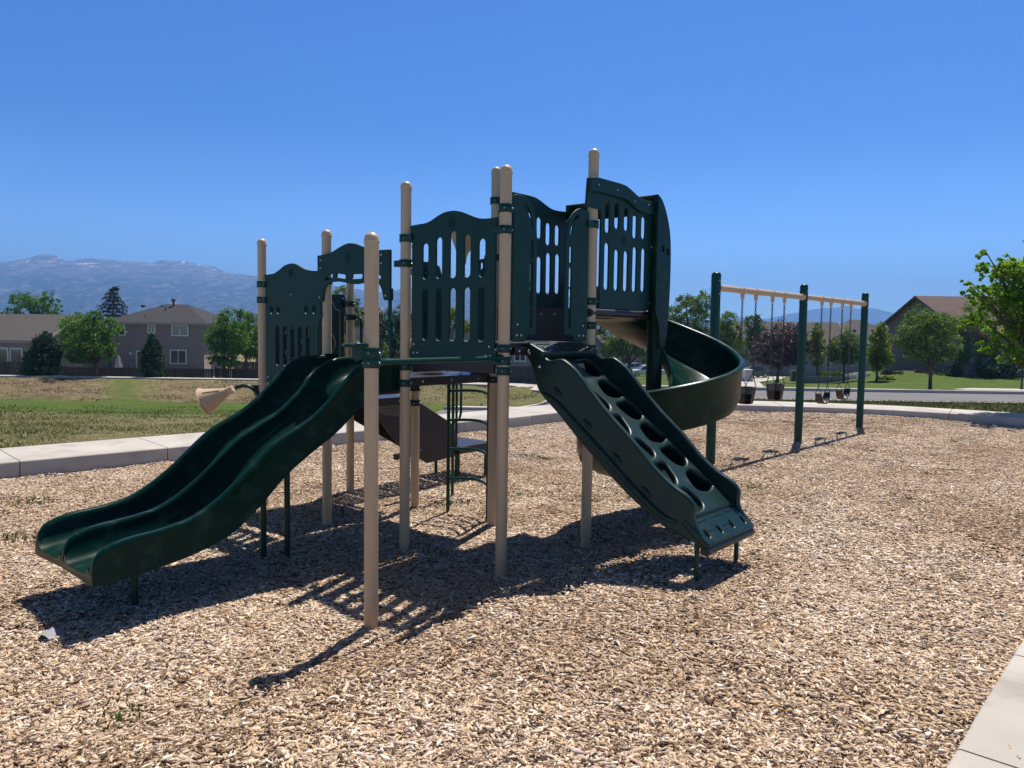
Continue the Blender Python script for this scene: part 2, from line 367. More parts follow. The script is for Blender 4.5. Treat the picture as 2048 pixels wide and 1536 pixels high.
c1 = mixc(sep.outputs['Red'], dry, lawn); c2 = mixc(sep.outputs['Green'], c1, soil); c3 = mixc(sep.outputs['Blue'], c2, bed)
l.new(c3, b.inputs['Base Color'])
bp = n.new('ShaderNodeBump'); bp.inputs['Strength'].default_value = .9; bp.inputs['Distance'].default_value = .12; l.new(nz(2.6, 10, .8), bp.inputs['Height']); l.new(bp.outputs[0], b.inputs['Normal'])
me.materials.append(gm)
ground = bpy.data.objects.new('ground', me); COL.objects.link(ground); tag(ground, kind='structure')

# concrete border path, slab by slab with open joints
def strip_path(name, line, width, side, z0, z1, seg=1.75, gap=.012, mat_=None):
    pts = [Vector((*p, 0)) for p in line]; L = [0]
    for a, b_ in zip(pts[:-1], pts[1:]): L.append(L[-1] + (b_ - a).length)
    def at_(d):
        for i in range(len(pts) - 1):
            if d <= L[i + 1] or i == len(pts) - 2:
                return pts[i].lerp(pts[i + 1], (d - L[i]) / (L[i + 1] - L[i]))
    def nrm(d):
        t = (at_(min(d + .4, L[-1])) - at_(max(d - .4, 0))).normalized(); return Vector((-t.y, t.x, 0)) * side
    mb = MB(); d = 0
    while d < L[-1] - .05:
        e = min(d + seg, L[-1]); a0, a1 = d + gap / 2, e - gap / 2; K = 4; rings = []
        for k in range(K + 1):
            q = a0 + (a1 - a0) * k / K; p = at_(q); w = nrm(q); bv = .018
            dz = RNG.uniform(-.002, .002)
            rings.append([p + Vector((0, 0, z0)), p + Vector((0, 0, z1 - bv)), p + w * bv * .4 + Vector((0, 0, z1 - bv * .3)), p + w * bv + Vector((0, 0, z1)), p + w * (width - bv) + Vector((0, 0, z1)), p + w * width + Vector((0, 0, z1 - bv)), p + w * width + Vector((0, 0, z0))])
        mb.loft(rings); d = e
    return tag(mb.build(name, mat_ or M['conc'], smooth=50), kind='structure')
strip_path('path', [(-11, 4.4), (-9, 6.3), (-6.15, 9.2), (-4.5, 10.75), (-.03, 14.75), (.95, 15.85), (2.2, 17.0), (3.3, 17.75), (4.9, 18.2), (6.7, 17.95), (8.7, 17.45), (10.8, 16.1), (13.2, 14.0), (17, 10.5)], 1.28, 1, -.12, .185)
strip_path('path', [(12, 14.4), (9.5, 11.57), (2.81, 4.08), (2.13, 3.33), (1.68, 2.82), (.2, 1.17), (-1.5, -.7)][::-1], 1.5, -1, -.05, .255, seg=1.22)

def draped(name, edge0, edge1, mat_, lift=.02, nseg=40, thick=None):
    """ribbon between two lines (lists of x, y), laid on the land"""
    mb = MB(); rows = []
    a = np.array(edge0, float); b_ = np.array(edge1, float)
    for k in range(nseg + 1):
        t = k / nseg * (len(a) - 1); i = min(int(t), len(a) - 2); f = t - i
        p = a[i] * (1 - f) + a[i + 1] * f; q = b_[i] * (1 - f) + b_[i + 1] * f; row = []
        for j in range(5):
            r = p + (q - p) * j / 4; row.append((r[0], r[1], gz(r[0], r[1]) + lift))
        rows.append(row)
    mb.loft(rows, closed=False, cap0=False, cap1=False)
    if thick:
        for j in (0, 4):
            e = [r[j] for r in rows]; mb.loft([e, [(x, y, z - thick) for x, y, z in e]], closed=False, cap0=False, cap1=False)
    return tag(mb.build(name, mat_), kind='structure')
draped('road', [(-3, 22.6), (8, 22.2), (40, 21.5)], [(-3, 33.6), (12, 33.4), (50, 31.5)], M['asphalt'], .03)
draped('kerb', [(-3, 33.6), (12, 33.4), (50, 31.5)], [(-3, 34.0), (12, 33.8), (50, 31.9)], M['kerb'], .16, thick=.3)
draped('kerb', [(-3, 22.2), (8, 21.8), (40, 21.1)], [(-3, 22.6), (8, 22.2), (40, 21.5)], M['kerb'], .06, thick=.2)
draped('pavement', [(-3, 38.5), (12, 38.2), (26, 37), (55, 36)], [(-3, 41.0), (12, 41), (26, 40), (55, 39)], M['conc'], .05, thick=.2)
draped('driveway', [(22.5, 39.8), (27.5, 46)], [(29.5, 39.4), (40, 44)], M['conc'], .07)
draped('driveway', [(9.5, 41), (14, 62), (26, 101)], [(13.5, 41), (20, 62), (36, 101)], M['conc'], .06)
draped('path', [(-45, 53.2), (-15, 53.0), (0, 51.5), (3.2, 46.5)], [(-45, 54.8), (-15, 54.6), (0.6, 53.0), (4.2, 48)], M['conc'], .10, thick=.2)

# ------------------------------------------------------------------ the play structure
S = 1.11
TH = math.radians(49.0533); O_ = Vector((-.90337, 6.4781, 0))
def to_world(x, y, z=0):
    return Vector((O_.x + x * math.cos(TH) - y * math.sin(TH), O_.y + x * math.sin(TH) + y * math.cos(TH), z))
def to_local(p):
    d = Vector(p) - O_; return Vector((d.x * math.cos(TH) + d.y * math.sin(TH), -d.x * math.sin(TH) + d.y * math.cos(TH), p[2]))
PS = thing('play_structure', 'large green and tan playground climbing structure with three slides standing on wood chips', 'playground', O_, TH)

posts = dict(P1=(-1.29, -1.163, 2.457), P2=(0, -S, 3.086), P3=(0, 0, 3.093), P8=(S, -S, 3.408), P7=(S, 0, 3.397), P4=(0, S, 2.779), P6=(S, S, 2.775), P9=(0, 2 * S, 2.77), P5=(S, 2 * S, 2.464))
clamps = dict(P1=[1.719, 1.657], P3=[2.622, 2.415, 1.553, 1.413], P2=[2.768, 2.611, 1.734, 1.641, 1.566], P7=[3.08, 2.55, 1.74, 1.40], P8=[3.076, 2.774, 2.126, 1.922, 1.725], P4=[2.429, 2.304, 1.42], P9=[2.302, 2.144, 1.13], P5=[2.142, 1.991, 1.12], P6=[2.461, 2.0, 1.254, 1.096])
ears = {('P1', 0): [], ('P3', 0): [(0, -1)], ('P3', 1): [(0, 1)], ('P2', 0): [(1, 0)], ('P2', 1): [(0, 1)], ('P2', 3): [(0, 1)], ('P8', 0): [(1, 0)], ('P8', 1): [(-1, 0)], ('P4', 0): [(0, -1)], ('P4', 1): [(0, 1)], ('P9', 0): [(0, -1)], ('P9', 1): [(0, -1)], ('P5', 0): [(-1, 0)], ('P5', 1): [(0, -1)], ('P7', 0): [(1, 0)], ('P7', 1): [(0, 1)], ('P6', 0): [(0, -1)], ('P6', 1): [(0, -1)]}
PR = .0445
for k, (x, y, h) in posts.items():
    z0 = -.15; mb = MB(); mb.lathe([(PR, z0), (PR, h - .05)], (x, y, 0), n=28)
    p = mb.build('support_post', M['tan'], PS)
    mb = MB(); prof = [(PR + .001, h - .066), (PR + .005, h - .062), (PR + .005, h - .052), (PR + .002, h - .048)]
    for a in range(0, 91, 9): prof.append(((PR + .002) * math.cos(math.radians(a)), h - .046 + .046 * math.sin(math.radians(a))))
    mb.lathe(prof, (x, y, 0), n=28); mb.build('post_cap', M['tanp'], p, 50)
    for i, cz in enumerate(clamps[k]):
        mb = MB(); mb.cur = 0; rr = PR + .009
        mb.lathe([(PR, -.029), (rr - .002, -.030), (rr, -.027), (rr, .027), (rr - .002, .030), (PR, .029)], (x, y, cz), n=28)
        for a in range(0, 360, 20):          # toothed rims
            for sgn in (-1, 1):
                ca_, sa_ = math.cos(math.radians(a)), math.sin(math.radians(a))
                mb.box((x + rr * ca_, y + rr * sa_, cz + sgn * .0275), (.006, .008, .007), math.radians(a))
        for ex, ey in ears.get((k, i), []):
            a = math.atan2(ey, ex)
            mb.box((x + ex * .072 - .02 * (ey != 0) , y + ey * .072 - .02 * (ex != 0), cz), (.07, .036, .052), a)
            mb.box((x + ex * .095, y + ey * .095, cz), (.045, .05, .036), a)
        mb.cur = 1
        for a in (215, 300, 40, 130): 
            ca_, sa_ = math.cos(math.radians(a) - TH + .78), math.sin(math.radians(a) - TH + .78)
            mb.bolt((x + (rr - .001) * ca_, y + (rr - .001) * sa_, cz), (ca_, sa_, 0), .0065)
        mb.build('clamp', [M['clampg'], M['bolt']], p, 40)

def emblem(name_parent, mapper, u, v, w=.055, h=.082, s=1):
    """small raised mark on a board: a notched square with two mirrored bracket shapes"""
    mb = MB(); t = .0032; zz = .0115 * s
    def line(pts): mb.tube([mapper((u + a * w, v + b_ * h, zz)) for a, b_ in pts], t, 5)
    line(rounded([(-.5, -.5), (.5, -.5), (.5, .5), (-.5, .5)], .12, 3) + [(-.44, -.5)])
    for sg in (-1, 1):
        line([(sg * .36, .36), (sg * .14, .30), (sg * .08, .16), (sg * .22, .02), (sg * .08, -.12), (sg * .14, -.30), (sg * .36, -.36)])
        line([(sg * .38, .16), (sg * .26, .06), (sg * .38, -.04)])
        line([(sg * .2, .4), (sg * .4, .42), (sg * .41, .25)]); line([(sg * .2, -.4), (sg * .4, -.42), (sg * .41, -.25)])
    return mb.build('emblem', M['clampg'], name_parent, 60)

def board(name, outline, holes, mapper, thick=.02, material=None, bolts=(), s=-1, extra=None, label=None):
    mb = MB(); vs, fs = plate_geo(outline, holes, thick)
    mb.add([mapper(v) for v in vs], fs); mb.cur = 1
    a = Vector(mapper((0, 0, s))) - Vector(mapper((0, 0, 0)))
    for u, v in bolts: mb.bolt(mapper((u, v, s * (thick / 2 + .0005))), a, .0105)
    o = mb.build(name, [material or M['panel'], M['bolt']], PS, 30)
    if label: o['label'] = label
    return o

# panel between P3 and P2 (slotted, wavy top)
top = catmull([(-.075, 2.720), (-.16, 2.724), (-.26, 2.728), (-.33, 2.745), (-.40, 2.773), (-.47, 2.793), (-.535, 2.799), (-.60, 2.796), (-.68, 2.778), (-.75, 2.752), (-.81, 2.730), (-.87, 2.714), (-.95, 2.708), (-1.04, 2.711)], 4)
out = top + [(-1.045, 2.66), (-1.028, 2.64), (-1.028, 1.73), (-1.052, 1.715), (-1.052, 1.645), (-.072, 1.635), (-.072, 1.70), (-.098, 1.715), (-.098, 2.60), (-.075, 2.62)]
sl = [slot(u, a, b_, .070) for u, a, b_ in [(-.259, 2.273, 2.565), (-.419, 2.274, 2.604), (-.576, 2.273, 2.641), (-.733, 2.273, 2.604), (-.889, 2.27, 2.562)]]
sl += [slot(u, 1.777, 2.198, .070) for u in (-.259, -.419, -.577, -.734, -.889)]
o = board('slotted_panel', out, sl, mapX(-.01), bolts=[(-.125, 1.675), (-.175, 1.675), (-.945, 1.675), (-.995, 1.675), (-.13, 1.745), (-.98, 1.745)])
emblem(o, mapX(-.01), -.567, 2.715, s=-1)

# arched header over the double slide
header = catmull([(1.165, 2.535), (1.08, 2.540), (.98, 2.549), (.91, 2.566), (.84, 2.590), (.76, 2.612), (.68, 2.621), (.60, 2.610), (.52, 2.587), (.44, 2.563), (.37, 2.547), (.28, 2.538), (.13, 2.535)], 4)
low = catmull([(.21, 2.118), (.225, 2.17), (.25, 2.225), (.29, 2.258), (.345, 2.276), (.42, 2.277), (.50, 2.263), (.58, 2.257), (.66, 2.262), (.74, 2.274), (.83, 2.286), (.93, 2.286), (1.0, 2.272), (1.05, 2.24), (1.075, 2.18), (1.08, 2.118)], 3)
out = header + rounded([(.125, 2.53), (.125, 2.11), (.205, 2.11)], .012, 2)[1:] + low + rounded([(1.085, 2.11), (1.16, 2.11), (1.165, 2.2)], .012, 2)
hs_ = [rounded([(1.05, 2.300), (1.045, 2.325), (.965, 2.362), (.925, 2.355), (.93, 2.325), (.97, 2.318)], .02), rounded([(.875, 2.362), (.875, 2.326), (.74, 2.305), (.735, 2.345)], .018), rounded([(.65, 2.345), (.64, 2.302), (.50, 2.303), (.495, 2.344)], .018), rounded([(.43, 2.358), (.44, 2.316), (.345, 2.318), (.25, 2.288), (.245, 2.312), (.32, 2.352)], .018)]
o = board('arched_header', out, hs_, mapX(-.055), thick=.022, bolts=[(1.11, 2.49), (1.11, 2.42), (.24, 2.495), (.24, 2.425), (1.13, 2.15), (.18, 2.15)])
emblem(o, mapX(-.055), .71, 2.49, s=-1)
for sg, y0 in ((1, 1.115), (-1, .165)):
    mb = MB()
    mb.tube([(-.03, y0, 2.2), (-.03, y0, 2.02), (-.035, y0 + .002, 1.985), (-.05, y0 + sg * .045, 1.92), (-.06, y0 + sg * .05, 1.88), (-.06, y0 + sg * .05, 1.58)], .0165, 12)
    mb.box((-.03, y0, 2.16), (.03, .05, .10))
    mb.build('grab_bar', M['steelg'], PS)
# play panel beside the slide (P4 to P9)
top = catmull([(2.15, 2.397), (2.04, 2.400), (1.96, 2.408), (1.88, 2.436), (1.80, 2.470), (1.73, 2.486), (1.665, 2.491), (1.60, 2.484), (1.53, 2.460), (1.46, 2.432), (1.38, 2.414), (1.28, 2.404), (1.18, 2.402)], 4)
out = [(2.15, 2.39)] + top + [(1.18, 2.395), (1.18, 1.30), (2.13, 1.30), (2.13, 2.30), (2.15, 2.31)]
out = top + [(1.18, 1.30), (2.13, 1.30), (2.13, 2.30)]
hl = [slot(u, 1.998, 2.079, .062) for u in (2.02, 1.895, 1.415, 1.285)] + [slot(u, 1.478, 1.884, .066) for u in (1.915, 1.78, 1.65, 1.52, 1.388)]
o = board('slotted_panel', out, hl, mapX(-.01), bolts=[(1.665, 2.19), (2.09, 1.36), (1.23, 1.36)])
emblem(o, mapX(-.01), 1.672, 2.40, s=-1)
# routed activity panel on the far side of the small deck
out = rounded([(.07, 2.245), (1.03, 2.245), (1.03, 2.10), (1.02, 2.07), (1.02, 1.24), (.07, 1.24)], .02)
o = board('activity_panel', out, [], mapY(2 * S), bolts=[(1.0, 2.2), (.12, 2.2)])
mb = MB()
def rl_(pts, t=.0075): mb.tube([(x, 2 * S - .0105, z) for x, z in pts], t, 5)
rl_([(.865, 2.15), (.885, 2.10), (.915, 2.075), (.955, 2.06), (.956, 1.27)]); rl_([(.14, 1.27), (.14, 2.06), (.18, 2.075), (.21, 2.10), (.235, 2.15), (.865, 2.15)])
rl_([(.55 + .345 * math.cos(math.radians(a)), 1.70 + .20 * math.sin(math.radians(a))) for a in range(0, 361, 15)])
for st in ([(.257, 1.83), (.31, 1.87), (.28, 1.75), (.28, 1.59)], [(.25, 1.60), (.33, 1.68), (.33, 1.52)], [(.37, 1.87), (.40, 1.79), (.43, 1.87)], [(.385, 1.62), (.41, 1.70), (.435, 1.62)], [(.45, 1.88), (.49, 1.80), (.45, 1.72), (.49, 1.64), (.45, 1.58)], [(.55, 1.87), (.55, 1.76)], [(.60, 1.87), (.60, 1.76)], [(.55, 1.815), (.60, 1.815)], [(.62, 1.68), (.72, 1.78), (.80, 1.62)]): rl_(st, .006)
mb.build('routed_line', M['line'], o, 60)

# slotted side pieces of the climber gate (P2 to P8) and of the ladder gate (P7 to P6)
def gate_piece(mirror, c, mapper, u0, u1, zt, zb, s):
    w = lambda u: (u0 + (u1 - u0) * u)
    P = [(0, 0), (0, 1), (.45, 1.0), (.68, .965), (.88, .90), (.97, .80), (1, .68), (1, .085), (.97, .05), (.62, .05), (.58, .0)]
    out = rounded([(w(a), zb + (zt - zb) * b_) for a, b_ in P], .03, 3)
    H = zt - zb; hl = []
    for a, b_ in ((.58, .71), (.40, .555), (.245, .40), (.095, .24)):
        hl.append(slot(w(.78), zb + H * a, zb + H * b_ if b_ > a else zb + H * (a + .137), .036, 5))
    arc = [(w(.45), zb + H * .955), (w(.62), zb + H * .93), (w(.76), zb + H * .87), (w(.83), zb + H * .79)]
    off = [(w(.42), zb + H * .93), (w(.57), zb + H * .905), (w(.69), zb + H * .855), (w(.755), zb + H * .79)]
    hl.append(rounded(arc + off[::-1], .014, 3))
    o = board('gate_panel', out, hl, mapper, bolts=[(w(.18), zb + H * .045), (w(.36), zb + H * .045), (w(.2), zb + H * .12)], s=s)
    return o
gate_piece(False, -S, mapY(-S - .01), .070, .352, 2.884, 1.785, -1)
gate_piece(True, -S, mapY(-S - .01), 1.035, .718, 2.884, 1.785, -1)
gp = [(.045, 1.40), (.045, 2.55), (.20, 2.555), (.285, 2.53), (.325, 2.46), (.335, 2.35), (.335, 1.45), (.32, 1.40)]
board('gate_panel', rounded(gp, .03, 3), [slot(.20, 2.455, 2.52, .035)], mapX(S + .03), bolts=[(.13, 2.45)])
gp = [(1.045, 1.40), (1.045, 2.565), (.90, 2.56), (.80, 2.52), (.752, 2.40), (.74, 2.28), (.735, 1.45), (.75, 1.40)]
board('gate_panel', rounded(gp, .03, 3), [slot(.885, 2.44, 2.50, .035)], mapX(S + .03), bolts=[(.98, 2.45)])

# decks: perforated tops with folded lips
def deck(x0, x1, y0, y1, z, lip, skip=()):
    mb = MB(); g = .05
    hl = []
    nx = 15
    for i in range(0):
        for j in range(nx):
            cx, cy = x0 + .1 + (x1 - x0 - .2) * (i + .5) / nx, y0 + .1 + (y1 - y0 - .2) * (j + .5) / nx
            q = .013; hl.append([(cx - q, cy - q), (cx + q, cy - q), (cx + q, cy + q), (cx - q, cy + q)])
    o_ = [(x0 + g, y0), (x1 - g, y0), (x1, y0 + g), (x1, y1 - g), (x1 - g, y1), (x0 + g, y1), (x0, y1 - g), (x0, y0 + g)]
    vs, fs = plate_geo(o_, hl, .006, .001, 1); mb.add([(a, b_, z - .003 + c) for a, b_, c in vs], fs)
    t = .006; zc = z - lip / 2 - .0005
    mb.box(((x0 + x1) / 2, y0 + t / 2, zc), (x1 - x0 - .1, t, lip)); mb.box(((x0 + x1) / 2, y1 - t / 2, zc), (x1 - x0 - .1, t, lip))
    mb.box((x0 + t / 2, (y0 + y1) / 2, zc), (t, y1 - y0 - .1, lip)); mb.box((x1 - t / 2, (y0 + y1) / 2, zc), (t, y1 - y0 - .1, lip))
    for f in (.33, .67): mb.box((x0 + (x1 - x0) * f, (y0 + y1) / 2, z - .04), (.03, y1 - y0 - .04, .06))
    mb.cur = 1; bb = mb
    for f in (.18, .5, .82):
        bb.bolt((x0 + (x1 - x0) * f, y0, z - lip * .55), (0, -1, 0), .009); bb.bolt((x0, y0 + (y1 - y0) * f, z - lip * .55), (-1, 0, 0), .009)
    return mb.build('deck', [M['deck'], M['bolt']], PS, 30)
deck(.01, S - .01, -S + .01, -.02, 1.775, .075)
deck(.01, S - .01, .01, S - .01, 1.455, .075)
deck(.01, S - .01, S + .02, 2 * S - .01, 1.165, .075)
for c_, d_ in (((.0, -.555, 1.605), (.022, .93, .13)), ((.555, .0, 1.60), (.93, .02, .19)), ((.555, S, 1.29), (.93, .02, .17)), ((.0, .555, 1.345), (.02, .92, .06))):
    mb = MB(); mb.box(c_, d_); mb.build('deck_apron', M['brown'], PS, 30)

# raised spiral-slide platform: riser, lip, slotted hood boards
mb = MB(); mb.cur = 0; mb.box((S - .02, -.555, 1.925), (.02, .98, .29)); mb.cur = 1
for u in (-.60, -.75, -.45): mb.bolt((S - .031, u, 2.02), (-1, 0, 0), .011)
mb.build('riser', [M['brown'], M['bolt']], PS, 30)
mb = MB(); mb.box((1.55, -.62, 2.055), (.92, .98, .02))
for yy in (-S - .01, -.14): mb.tube([(1.06, yy, 2.03), (2.02, yy, 2.03)], .036, 14)
mb.build('platform', M['deck'], PS, 40)
prof = catmull([(.925, 3.128), (1.03, 3.150), (1.20, 3.152), (1.38, 3.152), (1.48, 3.146), (1.56, 3.126), (1.64, 3.098), (1.72, 3.074), (1.80, 3.066), (1.90, 3.068), (2.0, 3.076)], 3)
hsl = [slot(u, a, b_, .072) for u, a, b_ in [(1.245, 2.713, 2.992), (1.388, 2.763, 2.992), (1.54, 2.761, 2.966), (1.682, 2.709, 2.929), (1.828, 2.718, 2.922), (1.247, 2.227, 2.632), (1.40, 2.229, 2.588), (1.55, 2.23, 2.589), (1.695, 2.231, 2.637), (1.842, 2.24, 2.638)]]
for yy, sg in ((-S - .052, -1), (-.17, 1)):
    xs0 = .93 if sg < 0 else 1.12
    pr = [p for p in prof if p[0] >= xs0]
    out = pr + [(2.0, 2.072), (1.15, 2.072), (1.15, 2.90), (xs0 + .0, 2.90)]
    o = board('hood_panel', out, hsl, mapY(yy), bolts=[(1.97, 2.98), (1.97, 2.66), (1.97, 2.14)], s=-1)
    band = pr + [(x, z - .118) for x, z in reversed(pr)]
    mb = MB(); vs, fs = plate_geo(band, [], .03, .006); mb.add([mapY(yy + sg * .024)(v) for v in vs], fs)
    mb.cur = 1; bb = mb
    for u in (1.06, 1.34, 1.62, 1.86): bb.bolt((u, yy + sg * .024 - .0155, 3.09 if u < 1.5 else 3.03), (0, -1, 0), .009)
    mb.build('top_band', [M['panel'], M['bolt']], o, 30)
    if sg < 0: emblem(o, mapY(yy), 1.50, 2.672, s=-1)

# spiral slide
SC = Vector((2.125, -1.145, 0)); RO = .80
def spiral_pt(ph, r, z):
    a = math.radians(ph)
    if ph > 372:          # straight run-out
        a = math.radians(372); d = (ph - 372) / 100.0
        return Vector((SC.x + r * math.sin(a) + d * math.cos(a), SC.y + r * math.cos(a) - d * math.sin(a), z))
    if ph < 0:
        return Vector((SC.x + ph / 100.0, SC.y + r, z))
    return Vector((SC.x + r * math.sin(a), SC.y + r * math.cos(a), z))
def bedz(ph):
    return float(np.interp(ph, [-14, 0, 20, 49, 94, 139, 184, 229, 274, 319, 350, 372, 420, 470], [2.06, 2.03, 1.95, 1.76, 1.53, 1.315, 1.18, 1.06, .93, .74, .56, .45, .34, .30]))
rings = []
for ph in list(range(-14, 372, 5)) + list(range(372, 476, 8)):
    z = bedz(ph); wh = .345; e = 1.0
    if ph > 400: wh = .345 - .12 * sm(400, 470, ph)
    ri = .16; t = .035
    sec = [(RO - .03, -.055), (RO, .02), (RO + .012, wh - .05), (RO + .03, wh - .035), (RO + .034, wh - .012), (RO + .018, wh + .006), (RO - .006, wh + .006), (RO - .022, wh - .012), (RO - .028, wh - .06), (RO - .045, .11), (RO - .09, .03), (RO - .19, -.005), (.45, -.008), (.30, .01), (.22, .05), (.195, .11), (.19, wh * .42), (.175, wh * .46), (.155, wh * .46), (.145, wh * .40), (.15, .02), (.20, -.05), (.45, -.065)]
    sh = 1 - .10 * sm(255, 320, ph); rings.append([spiral_pt(ph, r * sh, z + dz) for r, dz in sec])
mb = MB(); mb.loft(rings); SP = mb.build('spiral_slide', M['roto'], PS, 50)
mb = MB()
for r_, dz in ((RO + .006, .16), (RO + .003, .09)):
    mb.tube([spiral_pt(ph, r_ - .003, bedz(ph) + dz) for ph in range(20, 256, 6)], .004, 6)
mb.build('moulded_rib', M['roto'], SP)
mb = MB(); mb.lathe([(.074, .40), (.074, 2.5)], (SC.x, SC.y, 0), n=24)
mb.build('centre_pole', M['roto'], SP, 40)
mb = MB()      # entrance hood: side cheek by the pole, far cheek and the canopy between them
prof_h = catmull([(1.96, 3.135), (2.03, 3.10), (2.10, 3.02), (2.165, 2.90), (2.205, 2.77), (2.222, 2.62), (2.225, 2.45), (2.222, 2.25), (2.21, 2.05)], 4)
cheek = prof_h + [(2.19, 1.85), (2.15, 1.72), (2.06, 1.72), (2.03, 1.95), (1.98, 2.03), (1.96, 2.06)]
nt2 = [rounded([(2.055, 2.62), (2.095, 2.62), (2.095, 2.68), (2.055, 2.68)], .01, 2), rounded([(2.14, 2.60), (2.18, 2.60), (2.18, 2.66), (2.14, 2.66)], .01, 2)]
vs, fs = plate_geo(cheek, nt2, .05, .006, 3); mb.add([mapY(-S - .105)(v) for v in vs], fs)
far = [p for p in prof_h if p[1] > 2.88] + [(2.08, 2.92), (1.96, 3.03)]
vs, fs = plate_geo(far, [], .05, .006, 3); mb.add([mapY(-.20)(v) for v in vs], fs)
can = [p for p in prof_h if p[1] > 2.97]
mb.loft([[(x, -S - .10, z), (x, -.20, z), (x - .03, -.20, z - .012), (x - .03, -S - .10, z - .012)] for x, z in can])
for zz in (2.35, 2.2, 2.52): mb.box((2.13, -S - .131, zz), (.17, .006, .008))
mb.build('entrance_hood', M['roto'], SP, 40)
mb = MB(); q = to_local(W(1262, 1000, 8.75)); mb.lathe([(.022, -.1), (.022, .30)], (q.x, q.y, 0), n=12)
mb.build('leg', M['steelg'], SP)

# double wave slide
RX_ = [-2.485, -2.472, -2.44, -2.385, -2.30, -2.20, -2.05, -1.85, -1.68, -1.52, -1.36, -1.20, -1.04, -.88, -.74, -.62, -.53, -.42, -.28, -.10, .02]
RZ_ = [.345, .405, .455, .492, .512, .522, .532, .566, .652, .765, .905, 1.032, 1.108, 1.186, 1.292, 1.405, 1.50, 1.582, 1.618, 1.622, 1.62]
BDX = [-2.485, -2.27, -2.04, -1.87, -1.73, -1.54, -1.384, -1.257, -1.117, -.885, -.67, -.5, -.35, -.2, .02]
BDZ = [.30, .325, .352, .372, .402, .485, .602, .722, .845, .985, 1.125, 1.29, 1.40, 1.45, 1.462]
BTX = [-2.485, -2.45, -2.27, -2.04, -1.87, -1.73, -1.54, -1.384, -1.257, -1.117, -.885, -.667, -.438, -.36, -.2, .02]
BTZ = [.262, .245, .258, .285, .312, .345, .414, .527, .638, .772, .918, 1.042, 1.222, 1.30, 1.34, 1.35]
def soft(xs, zs, x): return sum(float(np.interp(x + d, xs, zs)) for d in (-.06, -.03, 0, .03, .06)) / 5
def end_(x): return soft(RX_, RZ_, x) if x > -2.40 else float(np.interp(x, RX_, RZ_))
rings = []
for x in list(np.arange(-2.485, -2.38, .012)) + list(np.arange(-2.38, .021, .04)) + [.02]:
    rt = end_(x); bd = soft(BDX, BDZ, x); bt = soft(BTX, BTZ, x); w = .052; Y0, YM, YF = .052, .528, 1.032
    def wall(y, lo0, lo1, single=False):
        h = rt
        return [(y - .004, lo0), (y, (lo0 + h) / 2), (y - .003, h - .045), (y - .006, h - .030), (y - .003, h - .012), (y + .010, h), (y + .030, h), (y + .046, h - .012), (y + .052, h - .036), (y + .058, (lo1 + h) / 2 + .02), (y + .072, lo1 + .05), (y + .10, lo1 + .012)]
    sec = wall(Y0, bt, bd) + [(Y0 + .17, bd), ((Y0 + YM) / 2 + .02, bd + .004), (YM - .11, bd)]
    sec += [(YM - .055, bd + .02), (YM - .028, bd + .06)] + wall(YM, (bd + rt) / 2, bd)[2:]
    sec += [(YM + .19, bd), ((YM + YF) / 2 + .03, bd + .004), (YF - .13, bd)]
    sec += [(YF - .07, bd + .02), (YF - .045, bd + .06), (YF - .03, (bd + rt) / 2)] + [(YF - .028, rt - .036), (YF - .022, rt - .012), (YF - .006, rt), (YF + .014, rt), (YF + .027, rt - .012), (YF + .030, rt - .030), (YF + .027, rt - .045), (YF + .024, (bt + rt) / 2), (YF + .028, bt)]
    sec += [(YF - .03, bt - .004), (.55, bt + .01), (Y0 + .05, bt - .004)]
    rings.append([(x, y, z) for y, z in sec])
mb = MB(); mb.loft(rings); SL = mb.build('double_slide', M['roto'], PS, 42)
mb = MB()
for yy in (.27, .33, .76, .82):
    mb.tube([(x, yy, soft(BDX, BDZ, x) + .0025) for x in np.arange(-2.40, -1.95, .05)], .005, 6)
mb.build('moulded_rib', M['roto'], SL)
for lx, ly, lz in ((-.968, .62, .98), (-.824, .50, 1.0), (-2.10, .37, .30), ):
    mb = MB(); mb.lathe([(.024, -.12), (.024, lz)], (lx, ly, 0), n=14)
    if lz < .5: mb.box((lx, ly, lz - .015), (.11, .16, .05))
    mb.build('leg', M['steelg'], SL)
for yy in (.058, 1.02):
    mb = MB(); mb.box((-.02, yy, 1.53), (.12, .03, .20)); mb.build('mounting_flange', M['roto'], SL)

# climbing ramp with scalloped foot holes
ct = [(-1.17, 1.768), (-1.20, 1.765), (-1.28, 1.715), (-1.32, 1.702), (-1.38, 1.662), (-1.44, 1.668), (-1.50, 1.677), (-1.555, 1.657), (-1.65, 1.59), (-1.78, 1.453), (-1.97, 1.273), (-2.15, 1.125), (-2.30, .98), (-2.44, .876), (-2.55, .82), (-2.60, .78), (-2.625, .735), (-2.62, .675), (-2.635, .617), (-2.68, .565), (-2.715, .50)]
cb = [(-2.70, .468), (-2.64, .485), (-2.53, .535), (-2.395, .574), (-2.25, .66), (-2.105, .75), (-1.92, .893), (-1.69, 1.077), (-1.49, 1.26), (-1.35, 1.37), (-1.29, 1.435), (-1.27, 1.478), (-1.205, 1.64), (-1.15, 1.70)]
ct = [(y + .042, z - .012) for y, z in ct]; cb = [(y + .042, z - .012) for y, z in cb]
XL, XR = .265, .945
CR = None
